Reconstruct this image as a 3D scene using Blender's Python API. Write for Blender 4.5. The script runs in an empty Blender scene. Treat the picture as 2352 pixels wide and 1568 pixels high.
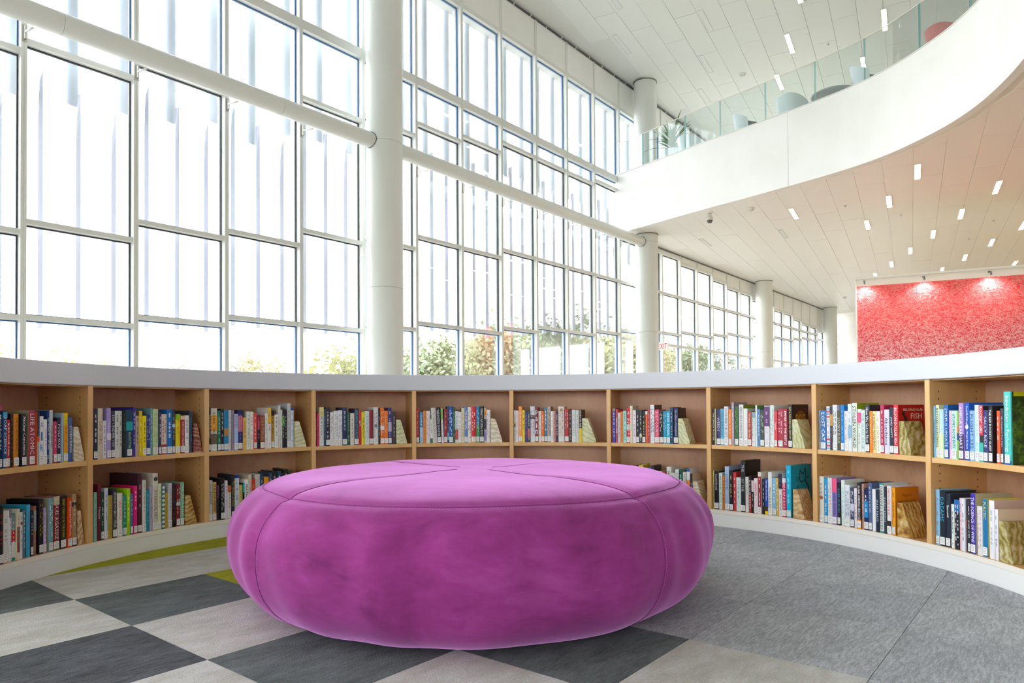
import bpy, bmesh, math, random
from mathutils import Matrix, Vector, noise as mnoise
from mathutils.geometry import tessellate_polygon
random.seed(7)
SC = bpy.context.scene
COL = SC.collection

# ------------------------------------------------------------------ camera, world, exposure
F_PX, CY_PX, EYE = 1587.084, 911.384, 0.69023
cam_d = bpy.data.cameras.new('camera'); cam = bpy.data.objects.new('camera', cam_d); COL.objects.link(cam)
cam_d.sensor_width = 36.0; cam_d.lens = F_PX * 36.0 / 2352.0
cam_d.shift_y = (CY_PX - 784.0) / 2352.0
cam_d.clip_start = 0.05; cam_d.clip_end = 500
RX = Vector((0.99998028, 0.00008973, -0.00627892)); UP = Vector((0.00627956, -0.01428882, 0.99987819)); FW = Vector((0.0, 0.99989790, 0.01428910))
cam.matrix_world = Matrix(((RX.x, UP.x, -FW.x, 0), (RX.y, UP.y, -FW.y, 0), (RX.z, UP.z, -FW.z, EYE), (0, 0, 0, 1)))
SC.camera = cam

world = bpy.data.worlds.new('overcast_sky'); SC.world = world; world.use_nodes = True
bg = world.node_tree.nodes['Background']
bg.inputs[0].default_value = (0.96, 0.98, 1.0, 1); bg.inputs[1].default_value = SKY = 4.5
SC.view_settings.view_transform = 'Standard'; SC.view_settings.look = 'None'
SC.view_settings.gamma = 1.0; SC.view_settings.use_curve_mapping = False
SC.view_settings.exposure = 0.85
SC.cycles.max_bounces = 10; SC.cycles.diffuse_bounces = 6; SC.cycles.transparent_max_bounces = 24
SC.cycles.sample_clamp_indirect = 6.0

# ------------------------------------------------------------------ helpers
def lin(h):
    r = []
    for i in (0, 2, 4):
        c = int(h[i:i+2], 16) / 255.0
        r.append(c / 12.92 if c <= 0.04045 else ((c + 0.055) / 1.055) ** 2.4)
    return (r[0], r[1], r[2], 1.0)
MATS = {}
def mat(h, rough=0.55, metal=0.0, key=None, spec=0.4):
    k = key or (h, rough, metal)
    if k in MATS: return MATS[k]
    m = bpy.data.materials.new('paint_' + h); m.use_nodes = True
    b = m.node_tree.nodes['Principled BSDF']
    b.inputs['Base Color'].default_value = lin(h); b.inputs['Roughness'].default_value = rough
    b.inputs['Metallic'].default_value = metal; b.inputs['Specular IOR Level'].default_value = spec
    MATS[k] = m; return m
def emis(h, s):
    k = ('e', h, s)
    if k in MATS: return MATS[k]
    m = bpy.data.materials.new('lamp_' + h); m.use_nodes = True; nt = m.node_tree; nt.nodes.clear()
    o = nt.nodes.new('ShaderNodeOutputMaterial'); e = nt.nodes.new('ShaderNodeEmission')
    e.inputs[0].default_value = lin(h); e.inputs[1].default_value = s; nt.links.new(e.outputs[0], o.inputs[0])
    MATS[k] = m; return m
class NT:
    """small node-tree helper"""
    def __init__(s, name):
        s.m = bpy.data.materials.new(name); s.m.use_nodes = True; s.t = s.m.node_tree
        s.b = s.t.nodes['Principled BSDF']; s.out = s.t.nodes['Material Output']
        s.co = s.t.nodes.new('ShaderNodeTexCoord')
    def n(s, typ, **kw):
        x = s.t.nodes.new('ShaderNode' + typ)
        for k, v in kw.items():
            if k[0] == '_': setattr(x, k[1:], v)
            else: x.inputs[k.replace('__', ' ')].default_value = v
        return x
    def l(s, a, b): s.t.links.new(a, b)
    def mapping(s, scale=(1, 1, 1), rot=(0, 0, 0), coord='Object'):
        mp = s.n('Mapping'); mp.inputs['Scale'].default_value = scale; mp.inputs['Rotation'].default_value = rot
        s.l(s.co.outputs[coord], mp.inputs[0]); return mp.outputs[0]
    def noise(s, vec, scale, detail=3.0, rough=0.5, dist=0.0):
        x = s.n('TexNoise', Scale=scale, Detail=detail, Roughness=rough, Distortion=dist); s.l(vec, x.inputs['Vector']); return x.outputs[0]
    def ramp(s, fac, stops):
        r = s.n('ValToRGB'); e = r.color_ramp.elements
        while len(e) < len(stops): e.new(0.5)
        for i, (p, c) in enumerate(stops):
            e[i].position = p; e[i].color = lin(c) if isinstance(c, str) else c
        s.l(fac, r.inputs[0]); return r.outputs[0]
    def mix(s, fac, a, b, mode='MIX'):
        x = s.t.nodes.new('ShaderNodeMix'); x.data_type = 'RGBA'; x.blend_type = mode
        for sock, v in ((x.inputs[0], fac), (x.inputs[6], a), (x.inputs[7], b)):
            if hasattr(v, 'links') or hasattr(v, 'is_linked'): s.l(v, sock)
            elif isinstance(v, str): sock.default_value = lin(v)
            else: sock.default_value = v
        return x.outputs[2]
    def math(s, op, a, b=0.0, c=None):
        x = s.n('Math', _operation=op)
        for i, v in enumerate((a, b) if c is None else (a, b, c)):
            if hasattr(v, 'is_linked'): s.l(v, x.inputs[i])
            else: x.inputs[i].default_value = v
        return x.outputs[0]
    def bump(s, h, strength=0.2, dist=0.01):
        b = s.n('Bump', Strength=strength, Distance=dist); s.l(h, b.inputs['Height']); s.l(b.outputs[0], s.b.inputs['Normal'])

def tag(o, label=None, cat=None, group=None, kind=None):
    for k, v in (('label', label), ('category', cat), ('group', group), ('kind', kind)):
        if v: o[k] = v
    return o
def thing(name, label=None, cat=None, loc=(0, 0, 0), rotz=0.0, group=None, kind=None, mw=None):
    o = bpy.data.objects.new(name, None); o.empty_display_size = 0.05
    if mw is not None: o.matrix_world = mw
    else: o.location = loc; o.rotation_euler = (0, 0, rotz)
    COL.objects.link(o); return tag(o, label, cat, group, kind)
class MB:
    """collects verts/faces of ONE mesh"""
    def __init__(s): s.v = []; s.f = []; s.mi = []
    def add(s, vs, fs, mi=0):
        o = len(s.v); s.v += [tuple(p) for p in vs]
        for f in fs: s.f.append(tuple(i + o for i in f)); s.mi.append(mi)
        return s
    def box(s, x0, x1, y0, y1, z0, z1, mi=0, M=None):
        vs = [(x0, y0, z0), (x1, y0, z0), (x1, y1, z0), (x0, y1, z0), (x0, y0, z1), (x1, y0, z1), (x1, y1, z1), (x0, y1, z1)]
        if M is not None: vs = [tuple(M @ Vector(p)) for p in vs]
        return s.add(vs, [(0, 3, 2, 1), (4, 5, 6, 7), (0, 1, 5, 4), (1, 2, 6, 5), (2, 3, 7, 6), (3, 0, 4, 7)], mi)
    def quad(s, a, b, c, d, mi=0): return s.add([a, b, c, d], [(0, 1, 2, 3)], mi)
    def tube(s, pts, r, n=8, mi=0, cap=True, closed=False):
        P = [Vector(p) for p in pts]; rings = []
        R = r if isinstance(r, (list, tuple)) else [r] * len(P)
        ref = None
        for i, p in enumerate(P):
            a = P[i - 1] if (i > 0 or closed) else P[i]; b = P[(i + 1) % len(P)] if (i < len(P) - 1 or closed) else P[i]
            t = (b - a).normalized()
            if ref is None:
                ref = Vector((0, 0, 1)) if abs(t.z) < 0.9 else Vector((1, 0, 0))
            u = (ref - t * ref.dot(t)).normalized(); w = t.cross(u); ref = u
            rings.append([p + (u * math.cos(2 * math.pi * k / n) + w * math.sin(2 * math.pi * k / n)) * R[i] for k in range(n)])
        o = len(s.v); m = len(P)
        for rg in rings: s.v += [tuple(p) for p in rg]
        for i in range(m if closed else m - 1):
            for k in range(n):
                a = o + i * n + k; b = o + i * n + (k + 1) % n; j = (i + 1) % m
                c = o + j * n + (k + 1) % n; d = o + j * n + k
                s.f.append((a, b, c, d)); s.mi.append(mi)
        if cap and not closed:
            s.f.append(tuple(o + k for k in range(n))[::-1]); s.mi.append(mi)
            s.f.append(tuple(o + (m - 1) * n + k for k in range(n))); s.mi.append(mi)
        return s
    def lathe(s, prof, n=24, mi=0, c=(0, 0, 0)):
        o = len(s.v)
        for r, z in prof:
            for k in range(n):
                a = 2 * math.pi * k / n; s.v.append((c[0] + r * math.cos(a), c[1] + r * math.sin(a), c[2] + z))
        for i in range(len(prof) - 1):
            for k in range(n):
                s.f.append((o + i * n + k, o + i * n + (k + 1) % n, o + (i + 1) * n + (k + 1) % n, o + (i + 1) * n + k)); s.mi.append(mi)
        s.f.append(tuple(o + k for k in range(n))[::-1]); s.mi.append(mi)
        s.f.append(tuple(o + (len(prof) - 1) * n + k for k in range(n))); s.mi.append(mi)
        return s
    def disc(s, c, u, w, r, n=14, mi=0):
        c, u, w = Vector(c), Vector(u), Vector(w)
        return s.add([c + u * (r * math.cos(2 * math.pi * k / n)) + w * (r * math.sin(2 * math.pi * k / n)) for k in range(n)], [tuple(range(n))], mi)
    def mesh(s, name, mats, smooth=False):
        me = bpy.data.meshes.new(name); me.from_pydata(s.v, [], s.f)
        for m in (mats if isinstance(mats, (list, tuple)) else [mats]): me.materials.append(m)
        me.polygons.foreach_set('material_index', s.mi)
        if smooth: me.polygons.foreach_set('use_smooth', [True] * len(s.f))
        me.update(); return me
    def build(s, name, mats, parent=None, smooth=False, fix=False):
        me = s.mesh(name, mats, smooth)
        if fix:
            bm = bmesh.new(); bm.from_mesh(me); bmesh.ops.recalc_face_normals(bm, faces=bm.faces); bm.to_mesh(me); bm.free()
        return link(name, me, parent)
def link(name, me, parent=None, mw=None):
    o = bpy.data.objects.new(name, me); COL.objects.link(o)
    if parent is not None: o.parent = parent
    if mw is not None: o.matrix_local = mw
    return o
def autosmooth(o, ang=0.6):
    me = o.data; bm = bmesh.new(); bm.from_mesh(me)
    for f in bm.faces: f.smooth = True
    for e in bm.edges:
        if len(e.link_faces) == 2 and e.calc_face_angle(0) > ang: e.smooth = False
    bm.to_mesh(me); bm.free(); return o
def bevel(o, w=0.003, seg=2):
    m = o.modifiers.new('bevel', 'BEVEL'); m.width = w; m.segments = seg; m.limit_method = 'ANGLE'; return o

# window-wall frame: u along the glass (in metres), v into the room, z up
W0 = Vector((-5.664763, 7.880572, 0)); DU = Vector((0.629523, 0.776982, 0)); DV = Vector((0.776982, -0.629523, 0)); SP = 1.22
def WP(u, v, z=0.0): return W0 + DU * u + DV * v + Vector((0, 0, z))
WROT = math.atan2(DU.y, DU.x)
def wall_mw(u=0, v=0, z=0):   # local x = along wall, local y = outward through the glass (-v), z up
    p = WP(u, v, z); return Matrix(((DU.x, -DV.x, 0, p.x), (DU.y, -DV.y, 0, p.y), (0, 0, 1, p.z), (0, 0, 0, 1)))
RC = Vector((-0.06695, 2.49577, 0)); RR = 1.88036; A0 = 1.537369; DA = 0.325846    # reading ring: centre, radius, first divider, bay angle
H_BASE, H_SHELF, H_BAND, H_TOP, DEPTH = 0.10091, 0.46604, 0.79508, 0.89148, 0.29
Z_UP, Z_LOW, Z_FASC0, Z_FASC1, Z_MEZ, Z_RAIL = 9.43, 5.30, 5.25, 6.80, 6.58, 7.65
def div_angle(i): return A0 + (4 - i) * DA

# ------------------------------------------------------------------ materials
WHITE = mat('f2f2f0', 0.55); WHITE_METAL = mat('e2e4e0', 0.35); COUNTER = mat('cccfd5', 0.35)
DARKLINE = mat('3a3e46', 0.5); BLUELINE = mat('46709f', 0.5)
def m_wall():
    t = NT('white_plaster'); c = t.noise(t.mapping((1, 1, 1)), 1.3, 2); t.l(t.ramp(c, [(0.3, 'efefec'), (0.7, 'f5f5f3')]), t.b.inputs['Base Color']); t.b.inputs['Roughness'].default_value = 0.6; return t.m
PLASTER = m_wall()
def m_wood(name, a, b, c, scale):
    t = NT(name); v = t.mapping(scale); n1 = t.noise(v, 2.2, 5, 0.6, 0.6); n2 = t.noise(t.mapping((scale[0] * 6, scale[1] * 6, scale[2] * 4)), 6, 3)
    col = t.ramp(n1, [(0.3, a), (0.5, b), (0.72, c)]); col = t.mix(0.18, col, t.ramp(n2, [(0.35, a), (0.65, c)]))
    t.l(col, t.b.inputs['Base Color']); t.b.inputs['Roughness'].default_value = 0.42; t.bump(n2, 0.05, 0.002); return t.m
WOOD_EDGE = m_wood('maple_edge', 'd8a664', 'e0b274', 'e8c088', (3, 3, 0.8))
WOOD_SIDE = m_wood('maple_veneer', 'c99858', 'd3a368', 'dcb078', (3, 3, 0.6))
WOOD_BACK = m_wood('birch_back', 'c69672', 'd2a480', 'dcb490', (2.2, 2.2, 1.0))
def m_glass(name, tint, gloss=0.06):
    m = bpy.data.materials.new(name); m.use_nodes = True; nt = m.node_tree; nt.nodes.clear()
    o = nt.nodes.new('ShaderNodeOutputMaterial'); tr = nt.nodes.new('ShaderNodeBsdfTransparent'); gl = nt.nodes.new('ShaderNodeBsdfGlossy'); mx = nt.nodes.new('ShaderNodeMixShader')
    tr.inputs[0].default_value = lin(tint); gl.inputs['Roughness'].default_value = 0.02
    lw = nt.nodes.new('ShaderNodeLayerWeight'); lw.inputs[0].default_value = 0.25
    mm = nt.nodes.new('ShaderNodeMath'); mm.operation = 'MULTIPLY_ADD'; mm.inputs[1].default_value = 0.5; mm.inputs[2].default_value = gloss * 0.4
    nt.links.new(lw.outputs['Fresnel'], mm.inputs[0])
    nt.links.new(mm.outputs[0], mx.inputs[0]); nt.links.new(tr.outputs[0], mx.inputs[1]); nt.links.new(gl.outputs[0], mx.inputs[2]); nt.links.new(mx.outputs[0], o.inputs[0]); return m
GLASS = m_glass('window_glass', 'fafcfd'); GUARD_GLASS = m_glass('guard_glass', 'f7fbfb', .03)
GLASS_EDGE = mat('9fd4d0', 0.2)
def m_carpet(name, cols, streak=0.4, speck=0.25):
    t = NT(name)
    fine = t.noise(t.mapping((1, 1, 1), coord='Object'), 260, 2, 0.7)
    str_ = t.noise(t.mapping((9, 60, 1), coord='Object'), 2.2, 5, 0.65, 0.4)
    big = t.noise(t.mapping((3, 7, 1), coord='Object'), 1.6, 4, 0.6)
    f = t.math('ADD', t.math('MULTIPLY', str_, streak), t.math('MULTIPLY', big, 1 - streak))
    col = t.ramp(f, [(0.34, cols[0]), (0.48, cols[1]), (0.62, cols[2])])
    col = t.mix(t.math('MULTIPLY', t.ramp(fine, [(0.38, (1, 1, 1, 1)), (0.55, (0, 0, 0, 1))]), speck), col, cols[3])
    t.l(col, t.b.inputs['Base Color']); t.b.inputs['Roughness'].default_value = 0.95; t.b.inputs['Specular IOR Level'].default_value = 0.1
    t.bump(fine, 0.6, 0.004); return t.m
CARPET = {
 'K': m_carpet('carpet_charcoal', ('3c3d40', '595c61', '70737a', '2a2b2e'), 0.6),
 'D': m_carpet('carpet_slate', ('50575a', '6a7172', '7c8587', '3c4042'), 0.45),
 'L': m_carpet('carpet_light', ('b6b4ad', 'c9c7c2', 'd8d8d8', '8e8c88'), 0.3),
 'M': m_carpet('carpet_mottled', ('989b9f', 'b4b8bd', 'd2d7dd', '7c8084'), 0.7, 0.5),
 'N': m_carpet('carpet_mottled_dim', ('92969a', 'adb1b7', 'c9ced5', '787c81'), 0.7, 0.5),
 'Y': m_carpet('carpet_olive', ('9a9a2c', 'a9a934', 'b4b440', '7c7c24'), 0.3),
}

# ------------------------------------------------------------------ floor, carpet tiles
fw = MB().box(9.5, 30, -20, -5, 0, .004).build('floor', mat('c4a05c', .5)); fw.matrix_world = wall_mw(); tag(fw, 'warm wood floor in the hall under the balcony', 'floor', kind='structure')
fl = MB().box(-60, 60, -30, 70, -0.2, 0.0).build('floor', mat('a8a39a', 0.8)); tag(fl, 'grey carpeted library floor running under everything', 'floor', kind='structure')
lawn = MB().quad((-260, -160, -0.35), (260, -160, -0.35), (260, 300, -0.35), (-260, 300, -0.35)).build('ground_outside', mat('c2c89a', 0.9)); tag(lawn, 'pale lawn outside the tall windows', 'lawn', kind='structure')
T0U, T0V, TS = -1.61, 6.56, 0.48
tile_me = MB()
g = 0.0004
tile_me.add([(g, g, 0), (TS - g, g, 0), (TS - g, TS - g, 0), (g, TS - g, 0), (g + .0006, g + .0006, .006), (TS - g - .0006, g + .0006, .006), (TS - g - .0006, TS - g - .0006, .006), (g + .0006, TS - g - .0006, .006)],
            [(4, 5, 6, 7), (0, 1, 5, 4), (1, 2, 6, 5), (2, 3, 7, 6), (3, 0, 4, 7)])
tile_meshes = {k: tile_me.mesh('carpet_tile', m) for k, m in CARPET.items()}
SPECIAL = {(-1, 0): 'L', (-1, -1): 'D', (-1, 1): 'K', (-2, -1): 'D', (-2, 0): 'L', (0, 0): 'D', (0, 1): 'L', (0, 2): 'D', (0, -1): 'L', (1, -1): 'L', (1, 0): 'Y', (1, 1): 'D', (1, 2): 'L', (1, 3): 'D', (-1, 2): 'L', (-1, 3): 'D', (0, 3): 'L', (-2, 1): 'D', (-2, 2): 'L',
           (0, -2): 'Y', (1, -2): 'Y', (-1, -2): 'D', (2, -2): 'D', (2, -1): 'L', (2, 0): 'L', (2, 1): 'L', (2, 2): 'D', (0, 4): 'D', (1, 4): 'L', (-1, 4): 'L'}
for i in range(-8, 13):
    for j in range(-10, 13):
        c = WP(T0U + (i + .5) * TS, T0V + (j + .5) * TS)
        if (c - RC).length > 2.0 + 0.25 and not (c.y < 2.6 and c.y > -0.6 and abs(c.x) < 2.4): continue
        k = SPECIAL.get((i, j)) or ('M' if (i * 7 + j * 13) % 5 < 3 else 'N')
        p = WP(T0U + i * TS, T0V + j * TS)
        r = random.choice((0, 0, 2)) if k not in 'MN' else random.choice((0, 2))
        # tile local axes: x = u, y = v (v axis is clockwise from u, so build with y = -DV mirrored by rotation)
        cx = p + (DU + DV) * (TS / 2); Mx = Matrix.Translation(cx) @ Matrix.Rotation(WROT + r * math.pi / 2, 4, 'Z') @ Matrix.Translation(Vector((-TS / 2, -TS / 2, 0)))
        link('carpet_tile', tile_meshes[k], fl, Mx)

# ------------------------------------------------------------------ window wall, bay by bay
# per bay: (A stepped transom, B middle transom, C bottom transom)
BAYS = {-9: (4.4, 2.3, 1.5), -8: (4.4, 2.3, 1.5), -7: (4.4, 2.3, 1.5), -6: (4.4, 2.45, 1.6), -5: (4.53, 2.45, 1.6), -4: (4.53, 2.45, 1.6), -3: (4.65, 2.57, 1.6), -2: (4.65, 2.57, 1.6), -1: (4.77, 2.69, 1.71), 0: (4.9, 2.82, 1.72), 1: (5.14, 3.07, 1.84), 2: (5.27, 3.19, 1.96), 3: (5.52, 3.44, 1.96), 4: (5.64, 3.56, 2.08),
 5: (5.89, 3.8, 2.21), 6: (6.02, 3.8, 2.2), 7: (6.26, 3.98, 2.33), 8: (6.26, 3.98, 2.45), 9: (6.26, 3.98, 2.45), 10: (6.38, 3.98, 2.57),
 11: (5.15, 3.98, 2.69), 12: (5.15, 3.98, 2.8), 13: (5.15, 3.98, 2.82), 14: (5.03, 3.98, 2.93), 15: (5.03, 3.98, 2.94), 16: (4.9, 3.98, 3.06), 17: (4.78, 3.98, 3.18), 18: (4.78, 3.98, 3.18),
 19: (4.65, 3.98, 3.3), 20: (4.65, 3.98, 3.3), 21: (4.53, 3.98, 3.42), 22: (4.53, 3.97, 3.42), 23: (4.4, 3.97, 3.55), 24: (4.28, 3.97, 3.66), 25: (4.28, 3.97, 3.66), 26: (4.15, None, 3.77), 27: (4.15, None, 3.77), 28: (4.15, None, 3.77)}
Z_CONT0, Z_CONT1, Z_HEAD = 6.62, 6.77, 8.58
ORD = ['first', 'second', 'third', 'fourth', 'fifth', 'sixth', 'seventh', 'eighth', 'ninth', 'tenth', 'eleventh', 'twelfth', 'thirteenth', 'fourteenth', 'fifteenth', 'sixteenth', 'seventeenth', 'eighteenth', 'nineteenth', 'twentieth'] + ['twenty-' + x for x in ('first', 'second', 'third', 'fourth', 'fifth', 'sixth', 'seventh', 'eighth', 'ninth')] + ['thirtieth'] + ['thirty-' + x for x in ('first', 'second', 'third', 'fourth', 'fifth', 'sixth', 'seventh', 'eighth', 'ninth')]
mull_h = {True: None, False: None}
def pane_part(root, x0, x1, z0, z1, dark):
    MB().box(x0, x1, -.006, .006, z0, z1).build('pane', GLASS, root)
    gk = MB(); w = .016
    gk.box(x0, x0 + w, -.016, .012, z0, z1).box(x1 - w, x1, -.016, .012, z0, z1).box(x0 + w, x1 - w, -.016, .012, z0, z0 + w).box(x0 + w, x1 - w, -.016, .012, z1 - w, z1)
    gk.build('gasket', DARKLINE if dark else BLUELINE, root)
def transom_part(root, x0, x1, z0, z1, y0=-.10, name='transom'):
    MB().box(x0, x1, y0, .05, z0, z1).build(name, WHITE_METAL, root)
for n, (A, B, C) in BAYS.items():
    w = thing('window_%d' % (n + 10), 'tall white framed window bay, %s from the near end of the window wall' % ORD[n + 9], 'window', mw=wall_mw(n * SP), kind='structure')
    x0, x1 = .059 * SP, 1.009 * SP
    tall = n <= 10
    top = 9.43 if n <= 12 else Z_LOW
    mu = MB().box(.009 * SP, .0325 * SP, -.11, .06, 0, top).box(.0355 * SP, .059 * SP, -.11, .06, 0, top).box(.0325 * SP, .0355 * SP, -.106, .06, 0, top)
    mu.build('mullion', WHITE_METAL, w)
    pane_part(w, x0, x1, .12, C, False); transom_part(w, x0, x1, C, C + .06)
    transom_part(w, x0, x1, .0, .12, name='sill')
    if n >= 11: transom_part(w, x0, x1, 2.46, 2.53)
    if B: pane_part(w, x0, x1, C + .06, B, True); transom_part(w, x0, x1, B, B + .06); pane_part(w, x0, x1, B + .06, A, True)
    else: pane_part(w, x0, x1, C + .06, A, True)
    if tall:
        transom_part(w, x0, x1, A, A + .06)
        if A + .06 < Z_CONT0 - .05: pane_part(w, x0, x1, A + .06, Z_CONT0, False)
        transom_part(w, x0, x1, Z_CONT0, Z_CONT1)
        pane_part(w, x0, x1, Z_CONT1, Z_HEAD, False); transom_part(w, x0, x1, Z_HEAD, Z_HEAD + .09, name='head_frame')
    else:
        transom_part(w, x0, x1, A, A + .09, name='head_frame')
        MB().box(.0, SP, -.085, .3, A + .09, Z_LOW).build('spandrel', PLASTER, w)
    if 11 <= n <= 20:
        transom_part(w, x0, x1, Z_FASC1 - .18, Z_FASC1)
        pane_part(w, x0, x1, Z_FASC1, Z_HEAD, False); transom_part(w, x0, x1, Z_HEAD, Z_HEAD + .09, name='head_frame')
        if n > 12: MB().box(.009 * SP, .059 * SP, -.11, .06, Z_FASC1 - .2, 9.43).build('mullion', WHITE_METAL, w)
wl = MB().box(-9.9 * SP, 21 * SP, -.09, .35, Z_HEAD + .09, 9.6).build('wall_left', PLASTER); wl.matrix_world = wall_mw(); tag(wl, 'white plaster band between window heads and high ceiling', 'wall', kind='structure')
MB().box(-9.9 * SP, 21 * SP, -.125, -.092, 9.385, 9.42).build('reveal_strip', mat('55585a', 0.6), wl)
rj = MB()
for k in range(-16, 84, 2): rj.box(k * .3 - .012, k * .3 + .012, -.13, -.09, 9.38, 9.425)
rj.build('reveal_bracket', WHITE_METAL, wl)
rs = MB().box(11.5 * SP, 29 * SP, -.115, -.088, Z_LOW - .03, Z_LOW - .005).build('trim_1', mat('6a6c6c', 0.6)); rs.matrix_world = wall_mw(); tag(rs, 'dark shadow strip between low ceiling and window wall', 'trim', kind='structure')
# far end wall with a bright window
ew = MB().box(0, .3, -12, 0.3, 2.75, 5.6).box(0, .3, -12, -3.6, 0, 2.75).build('wall_back', PLASTER)
ew.matrix_world = Matrix(((DU.x, -DV.x, 0, WP(35.9, 0).x), (DU.y, -DV.y, 0, WP(35.9, 0).y), (0, 0, 1, 0), (0, 0, 0, 1))); tag(ew, 'plain white end wall at the far end of the hall', 'wall', kind='structure')
wb = thing('window_40', 'far bright window in the white end wall beside the last column', 'window', mw=ew.matrix_world.copy(), kind='structure')
for k in range(3):
    MB().box(.05, .06, -3.55 + k * 1.2, -2.41 + k * 1.2, .1, 2.7).build('pane', GLASS, wb); MB().box(-.02, .1, -3.6 + k * 1.2, -3.55 + k * 1.2, 0, 2.75).build('mullion', WHITE_METAL, wb)

wr = MB().box(-12, 36.2, -24.3, -24, 0, 9.8).build('wall_right', PLASTER); wr.matrix_world = wall_mw(); tag(wr, 'long white side wall opposite the windows', 'wall', kind='structure')
wf = MB().box(-12.3, -12, -24.3, .4, 0, .9).box(-12.3, -12, -24.3, .4, 3.0, 9.8).build('wall_front', PLASTER); wf.matrix_world = wall_mw(); tag(wf, 'white end wall with a long window band behind the photographer', 'wall', kind='structure')  # unseen glazed opening, added to throw light onto the shelves from behind
for k in range(13): MB().box(-12.2, -12.05, -24 + k * 2 - .05, -24 + k * 2 + .05, .9, 3.0).build('mullion', WHITE_METAL, wf)
for k in range(12): MB().box(-12.13, -12.12, -24 + k * 2 + .05, -24 + k * 2 + 1.95, .9, 3.0).build('pane', GLASS, wf)
# ------------------------------------------------------------------ columns and the horizontal tube
U_COL = [4.13, 11.63, 19.13, 26.57]; V_COL, R_COL = 0.5, 0.3025
NEAR = ['nearest round white column rising from behind the bookcase ring', 'second round white column passing up through the curved balcony', 'third round white column under the low ceiling', 'farthest round white column near the end wall']
for k, un in enumerate(U_COL):
    p = WP(un * SP, V_COL); c = thing('column', NEAR[k], 'column', p, group='round columns along the window wall', kind='structure')
    top = Z_UP if k < 2 else Z_LOW
    zs = [0, 2.66, 5.07 if k < 2 else top, top] if k < 2 else [0, 2.66, top]
    for a, b in zip(zs, zs[1:]):
        sh = MB().lathe([(R_COL - .004, a + .001), (R_COL, a + .005), (R_COL, b - .005), (R_COL - .004, b - .001)], 48).build('shaft', WHITE_METAL, c); autosmooth(sh)
    sj = MB()
    for z in zs[1:-1]: sj.lathe([(R_COL - .005, z - .004), (R_COL - .003, z - .004), (R_COL - .003, z + .004), (R_COL - .005, z + .004)], 48)
    sj.build('seam', mat('7c7f7d'), c)
    sj = MB(); 
    for z in ([Z_UP, Z_LOW] if k == 1 else [top]): sj.lathe([(R_COL + .001, z - .02), (R_COL + .012, z - .02), (R_COL + .012, z - .002), (R_COL + .001, z - .002)], 48)
    sj.build('collar', mat('6e706e'), c)
R_T, Z_T = 0.125, 5.07
for k, (u0, u1) in enumerate(((-4.3, U_COL[0]), (U_COL[0], U_COL[1]))):
    t = thing('bracing_tube', ('near white horizontal tube running along the windows to the nearest column', 'white horizontal tube running between the nearest and second columns')[k], 'tube', mw=wall_mw(0, V_COL, Z_T), group='horizontal tubes bracing the window wall')
    a = u0 * SP + (0 if k == 0 else R_COL * .9); b = u1 * SP - R_COL * .9
    L = b - a; cuts = [a, a + L * .02] if k == 1 else [a]
    js = [a] + ([U_COL[0] * SP - 4.75, U_COL[0] * SP - 1.95] if k == 0 else [a + 2.9]) + [b]
    for q0, q1 in zip(js, js[1:]):
        o = MB().tube([(q0 + .002, 0, 0), (q1 - .002, 0, 0)], R_T, 32).build('tube_section', WHITE_METAL, t); autosmooth(o)
    cop = MB()
    for un, sg in ((u0, 1), (u1, -1)):
        if un < 0: continue
        pts = []
        for q in range(40):
            th = 2 * math.pi * q / 40; cc = (R_T + .004) * math.cos(th)
            pts.append((un * SP + sg * (math.sqrt(R_COL ** 2 - cc * cc) + .006), cc, (R_T + .004) * math.sin(th)))
        cop.tube(pts, .006, 6, closed=True)
    cop.build('collar', mat('5c5f5e'), t)
    for n in range(-4, 12):
        x = (n + .034) * SP
        if not (a + .15 < x < b - .1): continue
        s = MB().tube([(x, V_COL - .16, -.075), (x, .10, -.11)], .013, 8).build('strut', WHITE_METAL, t, True)
        MB().box(x - .01, x + .01, V_COL - .17, V_COL - .115, -.15, .0).box(x - .03, x + .03, V_COL - .118, V_COL - .108, -.17, .02).build('clevis', mat('b8b6ae', 0.4, 0.6), s)

# ------------------------------------------------------------------ fins outside the glass
FIN = mat('a4a6b4', 0.5); FIN2 = mat('d8e0ea', 0.5)
sb = thing('sunshade_screen', 'outdoor screen of slim pale upright blades behind the lower window panes', 'sunshade', mw=wall_mw(0, -.16, 0))
for k in range(-9, 34):
    n = .25 + k / 3.0; b = math.floor(n); A = BAYS.get(b, (5.0, 3, 1.8))[0]; C = BAYS.get(b, (5, 3, 1.7))[2]
    zt = A - .15 - .25 * ((k * 7) % 3) / 2
    m = MB(); prof = [(C - .05, 1.0), (zt - .55, 1.0), (zt - .3, .8), (zt - .12, .5), (zt, .06)]
    for z, w_ in prof:
        i = len(m.v); m.v += [(-.031 * w_, .05, z), (0, -.01, z), (.031 * w_, .05, z), (0, .11, z)]
        if i:
            for q in range(4): m.f.append((i - 4 + q, i - 4 + (q + 1) % 4, i + (q + 1) % 4, i + q)); m.mi.append(0)
    m.f.append((0, 3, 2, 1)); m.mi.append(0); i = len(m.v) - 4; m.f.append((i, i + 1, i + 2, i + 3)); m.mi.append(0)
    link('blade', m.mesh('blade', FIN), sb, Matrix.Translation(Vector((n * SP, 0, 0))))
st_ = thing('sunshade_screen', 'outdoor screen of wide pale hanging tubes with slanted ends behind the upper window panes', 'sunshade', mw=wall_mw(0, -.3, 0))
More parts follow.
